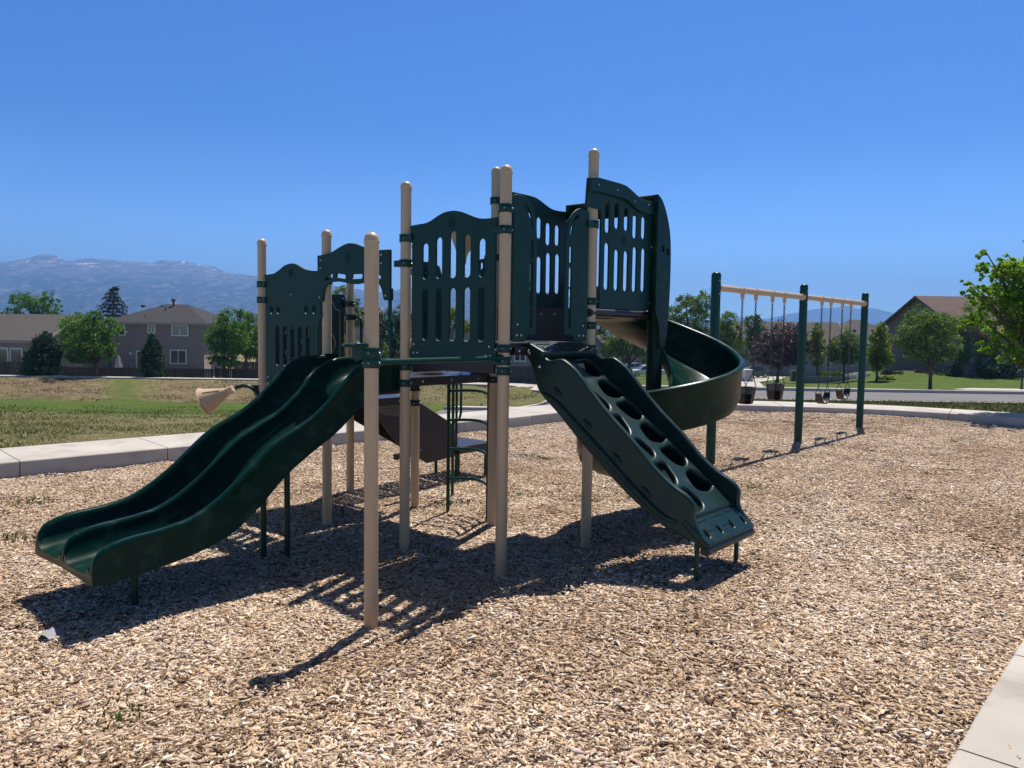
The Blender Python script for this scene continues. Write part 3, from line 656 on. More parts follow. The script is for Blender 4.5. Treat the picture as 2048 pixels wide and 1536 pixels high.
for xw, sg in ((XL, -1), (XR, 1)):
    vs, fs = plate_geo(catmull(ct, 2) + catmull(cb, 2), [], .05, .016, 3)
    mb = MB(); mb.add([mapX(xw)(v) for v in vs], fs)
    if CR is None: CR = mb.build('climbing_ramp', M['rotoc'], PS, 40)
    else: mb.build('side_wall', M['rotoc'], CR, 40)
    mb = MB(); q = xw + sg * .024       # moulded swelling and shallow pads on the wall
    inner = [(-1.30, 1.40), (-1.42, 1.345), (-1.62, 1.19), (-1.86, 1.0), (-2.05, .845), (-2.22, .715), (-2.36, .63), (-2.46, .61)]
    mb.tube([(q, y, z) for y, z in catmull(inner, 4)], [.012 + .014 * math.sin(math.pi * i / (len(inner) * 4 - 4)) ** .5 for i in range(len(inner) * 4 - 3)], 10)
    for sgn2 in (1,):
        for y, z in ((-1.44, 1.42), (-1.72, 1.20), (-1.98, .985), (-2.22, .78)):
            mb.tube([(xw + sg * .0245, y + .035, z + .03), (xw + sg * .0265, y, z), (xw + sg * .0245, y - .035, z - .03)], [.010, .022, .010], 8)
    mb.build('moulded_rib', M['rotoc'], CR, 60)
d2 = Vector((0, -.786, -.618)); n2 = Vector((0, -.618, .786))
def onramp(y0, z0): return lambda p: tuple(Vector((p[0], y0, z0)) + d2 * p[1] + n2 * p[2])
mp_ = onramp(-1.20, 1.675)
hl = []
rr_ = random.Random(3)
for col, cx in ((0, .452), (1, .752)):
    for k in range(7):
        cy = .06 + .125 * (k * 2 + col)
        if cy < .1 or cy > 1.60: continue
        w0, w1 = (.122, .080) if (k + col) % 2 else (.080, .122)
        pts = [(cx - w0 - (.03 if col == 0 else -.01), cy - .085), (cx + w0, cy - .108), (cx + w1 + (.03 if col else -.01), cy + .06), (cx + .01, cy + .112), (cx - w1, cy + .07)]
        hl.append(rounded([(min(max(a, .30), .91), b_) for a, b_ in pts], .055, 4))
vs, fs = plate_geo([(.27, -.02), (.94, -.02), (.94, 1.70), (.27, 1.70)], hl, .05, .018, 3)
mb = MB(); mb.add([mp_(v) for v in vs], fs); mb.build('foothold_web', M['rotoc'], CR, 45)
mb = MB(); bk = onramp(-1.17, 1.56); vs, fs = plate_geo([(.28, .0), (.93, .0), (.93, 1.56), (.28, 1.56)], [], .02, .004, 1); mb.add([bk(v) for v in vs], fs)
mb.build('back_sheet', M['rotoc'], CR, 30)
def tread(a, b_, nholes, name):
    a, b_ = Vector(a), Vector(b_); d = (b_ - a); L = d.length; d.normalize(); nn = d.cross(Vector((1, 0, 0))); nn = nn if nn.z > 0 else -nn
    f = lambda p: tuple(a + Vector((p[0], 0, 0)) + d * p[1] + nn * p[2])
    x0, x1 = .235, .965
    hs2 = [slot(x0 + (x1 - x0) * (i + .5) / nholes, L * .55, L * .78, .026, 6) for i in range(nholes)]
    mb = MB(); vs, fs = plate_geo(rounded([(x0, 0), (x1, 0), (x1, L), (x0, L)], .03), hs2, .05, .014, 3); mb.add([f(v) for v in vs], fs)
    for u in (.30, .52, .745):
        mb.tube([f((u - .0, L * .26, .025)), f((u + .16, L * .26, .025))], .006, 6)
        if u < .7: mb.tube([f((u + .06, L * .6, .025)), f((u + .16, L * .6, .025))], .005, 6)
    mb.build(name, M['rotoc'], CR, 40)
tread((0, -1.125, 1.762), (0, -1.30, 1.685), 4, 'top_tread')
tread((0, -2.50, .635), (0, -2.685, .475), 4, 'bottom_tread')
mb = MB(); mb.tube([(.25, -2.665, .452), (.95, -2.665, .452)], .034, 12); mb.build('toe_roll', M['rotoc'], CR, 40)
for lx in (.297, .905):
    w_ = to_world(lx, -2.585); zz = float(chipz(np.array([w_.x]), np.array([w_.y]))[0])
    mb = MB(); mb.lathe([(.017, zz - .2), (.017, .46), (.014, .49)], (lx, -2.585, 0), n=12); mb.build('leg', M['steelg'], CR, 40)
for a in ((.2395, -2.58, .492), (.2395, -1.155, 1.70), (.2395, -1.26, 1.60)):
    mb = MB(); mb.bolt(a, (-1, 0, 0), .017); mb.build('bolt', M['bolt'], CR, 50)
mb = MB(); mb.box((.16, -1.135, 1.715), (.18, .05, .06)); mb.tube([(.20, -1.135, 1.712), (.238, -1.135, 1.712)], .034, 14); mb.cur = 1; bb = mb; bb.bolt((.12, -1.161, 1.716), (0, -1, 0), .012); bb.bolt((.215, -1.172, 1.712), (0, -1, 0), .014); mb.build('hinge_bracket', [M['brown'], M['bolt']], CR, 40)

# ladder at the back
LD = []
mb = MB()
LA, LB = Vector((1.19, .69, 0)), Vector((1.20, .14, 0))
mb.tube([LA + Vector((0, 0, -.1)), LA + Vector((0, 0, 1.40)), LA + Vector((-.02, 0, 1.46)), LA + Vector((-.05, .0, 1.52))], .0185, 12)
LAD = mb.build('ladder', M['steelg'], PS, 50)
mb = MB(); mb.tube([LB + Vector((0, 0, -.1)), LB + Vector((0, 0, 1.40)), LB + Vector((-.03, 0, 1.47))], .0185, 12); mb.build('rail', M['steelg'], LAD, 50)
for z in (1.245, .943, .643, .338):
    mb = MB(); mb.tube([LA.lerp(LB, t) + Vector((.11 * math.sin(math.pi * t) , 0, z + .012 * math.sin(math.pi * t))) for t in np.linspace(0, 1, 11)], .0150, 10); mb.build('rung', M['steelg'], LAD, 50)

# steps down from the small deck, with perforated treads and a transfer platform
mb = MB(); wl = [(1.10, 1.165), (1.80, 1.0), (2.30, .73), (2.42, .56), (2.42, .30), (1.92, .27), (1.50, .50), (1.10, .94)]
vs, fs = plate_geo(wl, [], .02, .004); mb.add([mapY(1.80)(v) for v in vs], fs)
ST = mb.build('steps', M['brown'], PS, 30)
mb = MB(); wl2 = [(1.12, 1.09), (1.32, 1.02), (2.42, .47), (2.42, .30), (2.2, .27), (1.12, .86)]
vs, fs = plate_geo(wl2, [], .02, .004); mb.add([mapY(2.33)(v) for v in vs], fs); mb.build('stringer', M['brown'], ST, 30)
def perf(x0, x1, y0, y1, f, name, parent, n0=7, n1=14, q=.011):
    hl = []
    for i in range(n0):
        for j in range(n1):
            cx, cy = x0 + (x1 - x0) * (i + .5) / n0, y0 + (y1 - y0) * (j + .5) / n1
            hl.append([(cx - q, cy), (cx, cy - q), (cx + q, cy), (cx, cy + q)])
    vs, fs = plate_geo([(x0, y0), (x1, y0), (x1, y1), (x0, y1)], hl, .006, .001, 1)
    mb = MB(); mb.add([f(v) for v in vs], fs); return mb.build(name, M['deck'], parent, 30)
for i in range(4):
    x0 = 1.14 + .31 * i; z = .985 - .175 * i
    perf(x0, x0 + .29, 1.815, 2.315, lambda p, z=z: (p[0], p[1], z + p[2]), 'tread', ST)
    perf(1.815, 2.315, z + .01, z + .165, lambda p, x=x0: (x + p[2], p[0], p[1]), 'riser', ST, 14, 4)
perf(1.20, 1.80, .93, 1.085, lambda p: (1.11 + p[2], p[0], p[1]), 'perforated_skirt', ST, 22, 6, .009)
mb = MB(); x0, x1, y0, y1 = 2.38, 3.02, 1.72, 2.38
perf(x0, x1, y0, y1, lambda p: (p[0], p[1], .42 + p[2]), 'transfer_deck', ST, 8, 12, .016)
mb.box(((x0 + x1) / 2, y0, .375), (x1 - x0, .008, .08)); mb.box((x0, (y0 + y1) / 2, .375), (.008, y1 - y0, .08)); mb.box((x1, (y0 + y1) / 2, .375), (.008, y1 - y0, .08)); mb.box(((x0 + x1) / 2, y1, .375), (x1 - x0, .008, .08))
mb.build('transfer_frame', M['brown'], ST, 30)
for lx, ly in ((2.45, 1.80), (2.95, 1.80), (2.56, 2.32), (2.95, 2.32)):
    mb = MB(); mb.lathe([(.02, -.1), (.02, .40)], (lx, ly, 0), n=10); mb.build('leg', M['steelg'], ST)
q_ = to_local(W(803, 911, 8.35)); mb = MB(); mb.box((q_.x + .1, q_.y, q_.z), (.42, .05, .06), .1); mb.build('footing_bar', M['brown'], ST, 30)
mb = MB()
mb.tube([(1.757, 1.20, -.1), (1.757, 1.20, 1.35)], .0165, 12)
HR = mb.build('handrail', M['steelg'], PS, 50)
mb = MB(); mb.tube([(2.58, 1.97, -.1), (2.58, 1.97, 1.16), (2.56, 1.965, 1.21), (1.11, 1.93, 2.03), (1.09, 1.98, 2.04)], .0165, 12); mb.build('rail', M['steelg'], HR, 50)
mb = MB(); mb.tube([(1.76, 1.20, 1.28), (1.83, 1.18, 1.28), (1.855, 1.172, 1.25), (1.855, 1.172, .93), (1.835, 1.178, .86), (1.79, 1.19, .83), (1.76, 1.20, .83)], .0145, 10); mb.build('loop', M['steelg'], HR, 50)
mb = MB(); mb.tube([(S, 2.19, 1.991), (S - .01, 2.04, 1.991), (S - .015, 2.01, 1.975), (S - .015, 2.0, 1.93), (S - .015, 1.99, 1.17)], .015, 10); mb.build('rail', M['steelg'], HR, 50)

# grab rail from the lone post, and the round play disc on it
mb = MB(); mb.tube([(-1.245, -1.161, 1.662), (-.05, -1.112, 1.662)], .0185, 14)
for a, s_2 in ((-1.235, 1), (-.06, -1)): mb.lathe([(.034, -.035), (.034, -.02), (.026, .01), (.020, .05)], (a, -1.161 if a < -1 else -1.112, 1.662), (s_2, .04 * s_2, 0), 16)
mb.build('grab_rail', M['steelg'], PS, 45)
dirL = to_local(W(683, 690, 4.75)) - to_local(W(743, 690, 4.75)); dirL.z = 0; dirL.normalize()
cd_ = Vector((-1.29, -1.163, 1.765)) + dirL * .088
mb = MB(); mb.lathe([(.0, -.011), (.085, -.011), (.094, -.006), (.096, 0), (.094, .006), (.085, .011), (.03, .012), (.02, .018), (0, .018)], cd_, (0, 0, 1), 8); PD = mb.build('play_disc', M['steelg'], PS, 30)
mb = MB(); mb.box(Vector((-1.29, -1.163, 1.715)) + dirL * .075, (.075, .06, .075), math.atan2(dirL.y, dirL.x)); mb.tube([cd_ + Vector((0, 0, -.1)), cd_ + Vector((0, 0, .01))], .014, 10); mb.build('disc_bracket', M['clampg'], PD, 30)

# two tan talk horns
def horn(o, a, L=.30, R=.148, name='talk_horn'):
    o = Vector(o); a = Vector(a).normalized()
    mb = MB(); t = .006
    pr = [(.040, 0), (.042, .05), (.047, .085), (.052, .09)] + [(.05 + (R - .05) * ((k / 8) ** 1.12), .09 + (L - .09) * k / 8) for k in range(1, 9)]
    pr += [(R + .012, L + .002), (R + .013, L + .010), (R + .002, L + .012)] + [(.05 + (R - .05) * ((k / 8) ** 1.12) - t, .09 + (L - .09) * k / 8) for k in range(8, -1, -1)] + [(.012, .07)]
    mb.lathe(pr, o, a, 32)
    u = a.orthogonal().normalized(); w = a.cross(u)
    for k in range(6):
        an = k * math.pi / 3 + .3; dv = u * math.cos(an) + w * math.sin(an)
        mb.tube([o + a * (.12 + .03 * j) + dv * (.05 + (R - .05) * (((.03 + .03 * j) / (L - .09)) ** 1.12) + .002) for j in range(6)], .0045, 6)
    return mb.build(name, M['tanp'], PS, 50)
h0 = to_local(W(466, 778, 7.85)); h1 = to_local(W(412, 802, 7.85)); H1 = horn(h0, h1 - h0, .315, .140)
mb = MB(); tp = [W(470, 776, 7.85), W(485, 771.5, 7.85), W(498, 773, 7.86), W(510, 780, 7.88), W(520, 795, 7.9), W(526, 820, 7.93)]
mb.tube([to_local(p) for p in tp], .019, 12); mb.build('tube', M['steelg'], H1, 50)
br = [W(492, 771, 7.9), W(530, 769, 7.95), W(530, 815, 7.95), W(516, 800, 7.93), W(506, 783, 7.92)]
mb = MB(); bl = [to_local(p) for p in br]; nn = (bl[1] - bl[0]).cross(bl[2] - bl[0]).normalized() * .012
mb.loft([[p - nn for p in bl], [p + nn for p in bl]]); mb.build('bracket', M['panel'], H1, 30)
h0 = Vector((S + .06, .50, 2.52)); H2 = horn(h0, (.10, .02, 1), .29, .135)
mb = MB(); mb.tube([(S + .06, .50, 1.45), (S + .06, .50, 2.53)], .013, 10); mb.build('tube', M['steelg'], H2, 50)

# ------------------------------------------------------------------ swing set
SW0, SWD = Vector((2.8838, 11.006, 0)), Vector((2.14795, 2.37522, 0)); SWL = SWD.length; su = SWD.normalized(); sn = Vector((su.y, -su.x, 0))
SWS = thing('swing_set', 'green three-post swing frame with a pale tan top beam', 'swing set', SW0, math.atan2(SWD.y, SWD.x))
ZB = 2.52
for i in range(3):
    x = SWL * i; mb = MB(); h = 2.745; r = .068
    prof = [(r, -.2), (r, h - .05)] + [(r * math.cos(math.radians(a)), h - .05 + .05 * math.sin(math.radians(a))) for a in range(9, 91, 9)]
    mb.lathe(prof, (x, 0, 0), n=24); mb.cur = 1
    for z in (ZB + .10, ZB - .09):
        for a in (-1, 1): mb.bolt((x - .02, a * .066, z), (-.2, a, 0), .012)
    mb.build('post', [M['steelg'], M['bolt']], SWS, 40)
for i in range(2):
    mb = MB(); a, b_ = SWL * i + .06, SWL * (i + 1) - .06
    mb.tube([(a, 0, ZB), (b_, 0, ZB)], .047, 20); mb.lathe([(.062, 0), (.062, .02), (.048, .035)], (a - .01, 0, ZB), (1, 0, 0), 20); mb.lathe([(.062, 0), (.062, .02), (.048, .035)], (b_ + .01, 0, ZB), (-1, 0, 0), 20)
    mb.build('beam', M['tan'], SWS, 40)
HANG = [.266, .411, .602, .749, 1.269, 1.410, 1.599, 1.747]
for t in HANG:
    mb = MB(); x = SWL * t
    mb.lathe([(.053, -.03), (.055, 0), (.053, .03)], (x, 0, ZB), (1, 0, 0), 20); mb.box((x, 0, ZB - .085), (.05, .035, .08), taper=1.3); mb.box((x, 0, ZB - .125), (.03, .03, .03))
    mb.build('hanger', M['tanp'], SWS, 40)

def chain_geo(mb, a, b_, pitch=.038, r=.0052, w=.0115):
    a, b_ = Vector(a), Vector(b_); d = b_ - a; L = d.length; d.normalize(); u = d.orthogonal().normalized(); v = d.cross(u); nl = max(2, int(L / pitch)); st = L / nl
    for i in range(nl):
        c = a + d * (st * (i + .5)); e = u if i % 2 else v; hl = st * .5 + r
        pts = [c + d * (hl * .62) + e * w, c + d * hl + e * w * .3, c + d * hl - e * w * .3, c + d * hl * .62 - e * w, c - d * hl * .62 - e * w, c - d * hl - e * w * .3, c - d * hl + e * w * .3, c - d * hl * .62 + e * w]
        mb.tube(pts, r, 5, closed=True)

def bucket_swing(t0, t1, zseat, lab):
    mid = SW0 + SWD * ((t0 + t1) / 2); hw = SWL * (t1 - t0) / 2
    t = thing('bucket_swing', lab, 'swing', mid + Vector((0, 0, zseat)), math.atan2(SWD.y, SWD.x), 'toddler bucket swings')
    zt = ZB - .14 - zseat; W_, D_, H_ = .145, .125, .26     # half width along the beam, half depth, height
    mb = MB()
    def ring(w, d, z, n=28, p=3.2):
        out = []
        for k in range(n):
            a = 2 * math.pi * k / n; c, s_ = math.cos(a), math.sin(a)
            out.append((w * math.copysign(abs(c) ** (2 / p), c), d * math.copysign(abs(s_) ** (2 / p), s_), z))
        return out
    # moulded back-and-front shell, open at the top
    outer = [ring(W_ * .60, D_ * .62, 0), ring(W_ * .78, D_ * .78, .012), ring(W_ * .90, D_ * .9, .07), ring(W_ * .98, D_ * .98, .16), ring(W_, D_, H_ - .01), ring(W_ * .99, D_ * .99, H_)]
    inner = [ring(W_ * .93, D_ * .92, H_), ring(W_ * .90, D_ * .88, .16), ring(W_ * .80, D_ * .78, .075), ring(W_ * .62, D_ * .6, .05)]
    rr = outer + inner; n = 28; vs = [p for r in rr for p in r]; fs = []
    for i in range(len(rr) - 1):
        for j in range(n):
            k = (j + 1) % n
            ang = (j + .5) / n * 360
            hole = (i in (1, 2) or i in (6, 7)) and ((195 < ang < 258) or (282 < ang < 345))
            if hole: continue
            fs.append((i * n + j, i * n + k, (i + 1) * n + k, (i + 1) * n + j))
    fs.append(tuple(range(n - 1, -1, -1))); fs.append(tuple((len(rr) - 1) * n + i for i in range(n)))
    mb.add(vs, fs); mb.build('bucket', M['rubber'], t, 40)
    pm = MB(); vs, fs = plate_geo(rounded([(-.055, -.05), (.0, -.065), (.055, -.05), (.055, .028), (-.055, .028)], .02), [], .006, .002, 1)
    f = lambda p: (-W_ * 1.0 - .002 - p[2], p[0], H_ - .035 + p[1])
    pm.add([f(v) for v in vs], fs); pm.build('patch', M['patch'], t, 30)
    for sx in (-1, 1):
        top = Vector((sx * hw, 0, zt)); kn = Vector((sx * hw * .97, 0, .46))
        mb = MB(); chain_geo(mb, top, kn)
        for sy in (-1, 1): chain_geo(mb, kn, Vector((sx * W_ * .97, sy * D_ * .75, H_ - .005)), .03, .0035, .008)
        mb.lathe([(.012, -.02), (.014, 0), (.012, .02)], kn, n=8)
        mb.build('chain', M['chain'], t, 60)
    return t
bucket_swing(HANG[0], HANG[1], .79, 'black toddler bucket swing hanging beside the end post nearest the slides')
bucket_swing(HANG[2], HANG[3], .79, 'black toddler bucket swing hanging beside the middle post of the frame')
def belt_swing(t0, t1, z, lab):
    mid = SW0 + SWD * ((t0 + t1) / 2); hw = SWL * (t1 - t0) / 2
    t = thing('belt_swing', lab, 'swing', mid + Vector((0, 0, z)), math.atan2(SWD.y, SWD.x), 'belt swings')
    mb = MB(); A = hw * .98; dip = .19; rings = []
    for i in range(17):
        q = -1 + 2 * i / 16; x = A * math.sin(q * 1.25) / math.sin(1.25); zz = dip * (1 - math.cos(q * 1.25)) / (1 - math.cos(1.25)); hwid = .072 * (1 - .25 * abs(q) ** 3)
        nx, nz_ = -math.sin(q * 1.0) * .007, math.cos(q * 1.0) * .007
        rings.append([(x + nx, -hwid, zz + nz_), (x + nx, hwid, zz + nz_), (x - nx, hwid, zz - nz_), (x - nx, -hwid, zz - nz_)])
    mb.loft(rings); mb.build('seat', M['rubber'], t, 50)
    zt = ZB - .14 - z
    for sx in (-1, 1):
        top = Vector((sx * hw, 0, zt)); kn = Vector((sx * hw, 0, dip + .13)); mb = MB(); chain_geo(mb, top, kn)
        tri = [kn, Vector((sx * A, .055, dip + .01)), Vector((sx * A, -.055, dip + .01))]
        for a, b_ in ((0, 1), (1, 2), (2, 0)): mb.tube([tri[a], tri[b_]], .006, 6)
        mb.build('chain', M['chain'], t, 60)
    return t
belt_swing(HANG[4], HANG[5], .60, 'black belt swing hanging just past the middle post')
belt_swing(HANG[6], HANG[7], .62, 'black belt swing hanging beside the farthest post')

# ------------------------------------------------------------------ wood chips: clusters of real chips on the bed (stuff)
rs = np.random.default_rng(11)
def np_mesh(name, V, Fc, material, attr=None):
    me = bpy.data.meshes.new(name); V = np.asarray(V, np.float32); Fc = np.asarray(Fc, np.int32)
    me.vertices.add(len(V)); me.vertices.foreach_set('co', V.ravel())
    k = Fc.shape[1]; me.loops.add(Fc.size); me.loops.foreach_set('vertex_index', Fc.ravel())
    me.polygons.add(len(Fc)); me.polygons.foreach_set('loop_start', np.arange(0, Fc.size, k, dtype=np.int32))
    me.update(calc_edges=True); me.validate()
    if attr is not None:
        a = me.color_attributes.new('tone', 'FLOAT_COLOR', 'POINT'); a.data.foreach_set('color', np.asarray(attr, np.float32).ravel())
    if material: me.materials.append(material)
    return me
cm = bpy.data.materials.new('wood_chip'); cm.use_nodes = True; n = cm.node_tree.nodes; l = cm.node_tree.links; b = n['Principled BSDF']
b.inputs['Roughness'].default_value = .75; b.inputs['Specular IOR Level'].default_value = .25
g = n.new('ShaderNodeNewGeometry'); oi = n.new('ShaderNodeObjectInfo'); ad = n.new('ShaderNodeMath'); ad.operation = 'ADD'; l.new(g.outputs['Random Per Island'], ad.inputs[0]); l.new(oi.outputs['Random'], ad.inputs[1])
fr = n.new('ShaderNodeMath'); fr.operation = 'FRACT'; l.new(ad.outputs[0], fr.inputs[0])
cr = n.new('ShaderNodeValToRGB'); cr.color_ramp.interpolation = 'LINEAR'; e = cr.color_ramp.elements
stops = [(0, (.07, .042, .026)), (.10, (.17, .11, .07)), (.22, (.34, .24, .155)), (.36, (.52, .39, .27)), (.5, (.68, .50, .32)), (.62, (.46, .355, .29)), (.74, (.76, .62, .47)), (.86, (.56, .46, .40)), (1, (.90, .83, .72))]
e[0].position, e[0].color = stops[0][0], (*stops[0][1], 1); e[1].position, e[1].color = 1, (*stops[-1][1], 1)
for p, c in stops[1:-1]: x = e.new(p); x.color = (*c, 1)
l.new(fr.outputs[0], cr.inputs[0])
tcx = n.new('ShaderNodeTexCoord'); tn = n.new('ShaderNodeTexNoise'); tn.inputs['Scale'].default_value = 260; tn.inputs['Detail'].default_value = 3; l.new(tcx.outputs['Object'], tn.inputs['Vector'])
mr = n.new('ShaderNodeMapRange'); mr.inputs['From Min'].default_value = .3; mr.inputs['From Max'].default_value = .7; mr.inputs['To Min'].default_value = .78; mr.inputs['To Max'].default_value = 1.15; l.new(tn.outputs['Fac'], mr.inputs['Value'])
mx = n.new('ShaderNodeMix'); mx.data_type = 'RGBA'; mx.blend_type = 'MULTIPLY'; mx.inputs['Factor'].default_value = 1; cc = n.new('ShaderNodeCombineColor')
for i in range(3): l.new(mr.outputs[0], cc.inputs[i])
l.new(cr.outputs[0], mx.inputs['A']); l.new(cc.outputs[0], mx.inputs['B'])
pn = n.new('ShaderNodeTexNoise'); pn.inputs['Scale'].default_value = .55; pn.inputs['Detail'].default_value = 6; pn.inputs['Roughness'].default_value = .65; l.new(g.outputs['Position'], pn.inputs['Vector'])
pr_ = n.new('ShaderNodeValToRGB'); e2 = pr_.color_ramp.elements; e2[0].position, e2[0].color = .36, (.80, .71, .62, 1); e2[1].position, e2[1].color = .64, (1.16, 1.16, 1.18, 1); x_ = e2.new(.5); x_.color = (1.04, .99, .93, 1); l.new(pn.outputs['Fac'], pr_.inputs[0])
m3 = n.new('ShaderNodeMix'); m3.data_type = 'RGBA'; m3.blend_type = 'MULTIPLY'; m3.inputs['Factor'].default_value = 1; l.new(mx.outputs['Result'], m3.inputs['A']); l.new(pr_.outputs[0], m3.inputs['B']); l.new(m3.outputs['Result'], b.inputs['Base Color'])
chip_col = bpy.data.collections.new('chip_clusters')
NC = 12
def chip_cluster(i, K=420, R=.26):
    big = rs.uniform(size=K) < .50; Ln = np.where(big, rs.gamma(8, .0041, K), rs.gamma(4, .0046, K)).clip(.008, .08); Wd = np.where(big, Ln * rs.uniform(.20, .44, K), Ln * rs.uniform(.10, .30, K)).clip(.0025, .017); Th = np.where(big, rs.uniform(.0025, .0065, K), rs.uniform(.0012, .0035, K))
    base = np.array([[-.5, -.20, -.5], [-.40, .34, -.5], [.34, .45, -.5], [.5, .02, -.5], [-.5, -.16, .5], [-.37, .30, .5], [.32, .42, .5], [.49, .05, .5], [.05, -.56, -.5], [.02, -.5, .62]])
    faces = np.array([[4, 9, 6, 5], [9, 7, 6, 6], [0, 8, 9, 4], [8, 3, 7, 9], [3, 2, 6, 7], [2, 1, 5, 6], [1, 0, 4, 5]])
    V = []; Fq = []
    for k in range(K):
        v = base * np.array([Ln[k], Wd[k], Th[k]]) * rs.uniform(.72, 1.25, (10, 3))
        v[:, 2] += v[:, 0] ** 2 * rs.uniform(-3, 3)
        yaw = rs.uniform(0, 2 * np.pi); pit = rs.normal(0, .16); rol = rs.normal(0, .36)
        cx, sx, cy, sy, cz, sz = np.cos(rol), np.sin(rol), np.cos(pit), np.sin(pit), np.cos(yaw), np.sin(yaw)
        Rm = np.array([[cz, -sz, 0], [sz, cz, 0], [0, 0, 1]]) @ np.array([[cy, 0, sy], [0, 1, 0], [-sy, 0, cy]]) @ np.array([[1, 0, 0], [0, cx, -sx], [0, sx, cx]])
        r = R * np.sqrt(rs.uniform()); a = rs.uniform(0, 2 * np.pi)
        V.append(v @ Rm.T + np.array([r * np.cos(a), r * np.sin(a), rs.uniform(.000, .013)])); Fq.append(faces + 10 * k)
    V = np.concatenate(V); Fq = np.concatenate(Fq)
    tri = np.concatenate([Fq[:, [0, 1, 2]], Fq[Fq[:, 2] != Fq[:, 3]][:, [0, 2, 3]]])
    me = np_mesh('chip_cluster', V, tri, cm); o = bpy.data.objects.new('chip_cluster', me); chip_col.objects.link(o)
for i in range(NC): chip_cluster(i)
# scatter the clusters: dense close by, thinner far away
P = []
for (d0, d1, den) in ((-.5, 5.0, 62), (5.0, 8.5, 46), (8.5, 19, 30)):
    Npt = int(den * 34 * (d1 - d0)); X = rs.uniform(-14, 20, Npt); Y = rs.uniform(d0, d1, Npt)
    k = inpoly(X, Y, CHIP) & (np.abs(X) < 3.2 + .86 * np.maximum(Y, 0)) & (dist_line(X, Y, CHIP[:14]) > .03)
    P.append(np.stack([X[k], Y[k]], 1))
P = np.concatenate(P); pz = chipz(P[:, 0], P[:, 1]) + rs.uniform(-.004, .006, len(P))
P3 = np.column_stack([P, pz]); NP = len(P3)
pm = bpy.data.meshes.new('wood_chips'); pm.vertices.add(NP); pm.vertices.foreach_set('co', P3.astype(np.float32).ravel())
a = pm.attributes.new('pick', 'INT', 'POINT'); a.data.foreach_set('value', rs.integers(0, NC, NP).astype(np.int32))
rot = np.zeros((NP, 3), np.float32); v_ = .7553 * P[:, 0] - .6554 * P[:, 1]; rot[:, 2] = rs.uniform(0, 2 * np.pi, NP); rot[:, 0] = rs.normal(0, .025, NP); rot[:, 1] = rs.normal(0, .025, NP)
a = pm.attributes.new('turn', 'FLOAT_VECTOR', 'POINT'); a.data.foreach_set('vector', rot.ravel())
a = pm.attributes.new('size', 'FLOAT', 'POINT'); a.data.foreach_set('value', rs.uniform(.8, 1.15, NP).astype(np.float32))
wc = bpy.data.objects.new('wood_chips', pm); COL.objects.link(wc); tag(wc, 'pale tan and brown wood chips covering the whole playground bed', 'wood chips', kind='stuff')
def scatter(o, collection):
    ng = bpy.data.node_groups.new('scatter', 'GeometryNodeTree'); ng.interface.new_socket('Geometry', in_out='INPUT', socket_type='NodeSocketGeometry'); ng.interface.new_socket('Geometry', in_out='OUTPUT', socket_type='NodeSocketGeometry')
    gi = ng.nodes.new('NodeGroupInput'); go = ng.nodes.new('NodeGroupOutput'); ip = ng.nodes.new('GeometryNodeInstanceOnPoints'); ci = ng.nodes.new('GeometryNodeCollectionInfo')
    ci.inputs['Collection'].default_value = collection; ci.inputs['Separate Children'].default_value = True; ci.inputs['Reset Children'].default_value = True
    ip.inputs['Pick Instance'].default_value = True
    for nm, ty, sock in (('pick', 'INT', 'Instance Index'), ('turn', 'FLOAT_VECTOR', 'Rotation'), ('size', 'FLOAT', 'Scale')):
        na = ng.nodes.new('GeometryNodeInputNamedAttribute'); na.data_type = ty; na.inputs['Name'].default_value = nm
        ng.links.new(next(s_ for s_ in na.outputs if s_.enabled and s_.name == 'Attribute'), ip.inputs[sock])
    ng.links.new(gi.outputs[0], ip.inputs['Points']); ng.links.new(ci.outputs[0], ip.inputs['Instance']); ng.links.new(ip.outputs[0], go.inputs[0])
    md = o.modifiers.new('scatter', 'NODES'); md.node_group = ng
scatter(wc, chip_col)

# ------------------------------------------------------------------ grass blades near the border path (stuff)
def blades(name, label, X, Y, Z, H, colr):
    N = len(X); yaw = rs.uniform(0, 2 * np.pi, N); lean = rs.uniform(.2, 1.1, N) * H; la = rs.uniform(0, 2 * np.pi, N); w = rs.uniform(.0035, .007, N) * (1 + Y / 14)
    dx, dy = np.cos(yaw) * w, np.sin(yaw) * w; lx, ly = np.cos(la) * lean, np.sin(la) * lean
    V = np.stack([np.stack([X - dx, Y - dy, Z], 1), np.stack([X + dx, Y + dy, Z], 1), np.stack([X + dx * .8 + lx * .35, Y + dy * .8 + ly * .35, Z + H * .6], 1), np.stack([X + lx, Y + ly, Z + H], 1), np.stack([X - dx * .8 + lx * .35, Y - dy * .8 + ly * .35, Z + H * .6], 1)], 1).reshape(-1, 3)
    b0 = np.arange(N)[:, None] * 5
    T = np.concatenate([b0 + [[0, 1, 2]], b0 + [[0, 2, 4]], b0 + [[4, 2, 3]]])
    at_ = np.repeat(np.column_stack([colr, np.ones(N)]), 5, 0)
    o = bpy.data.objects.new(name, np_mesh(name, V, T, M['blade'], at_)); COL.objects.link(o); return tag(o, label, 'grass', kind='stuff')
m = bpy.data.materials.new('grass_blade'); m.use_nodes = True; n = m.node_tree.nodes; l = m.node_tree.links; b = n['Principled BSDF']; b.inputs['Roughness'].default_value = .7; b.inputs['Specular IOR Level'].default_value = .2
at = n.new('ShaderNodeAttribute'); at.attribute_name = 'tone'; l.new(at.outputs['Color'], b.inputs['Base Color']); tr = n.new('ShaderNodeBsdfTranslucent'); l.new(at.outputs['Color'], tr.inputs['Color']); ms = n.new('ShaderNodeMixShader'); ms.inputs[0].default_value = .35
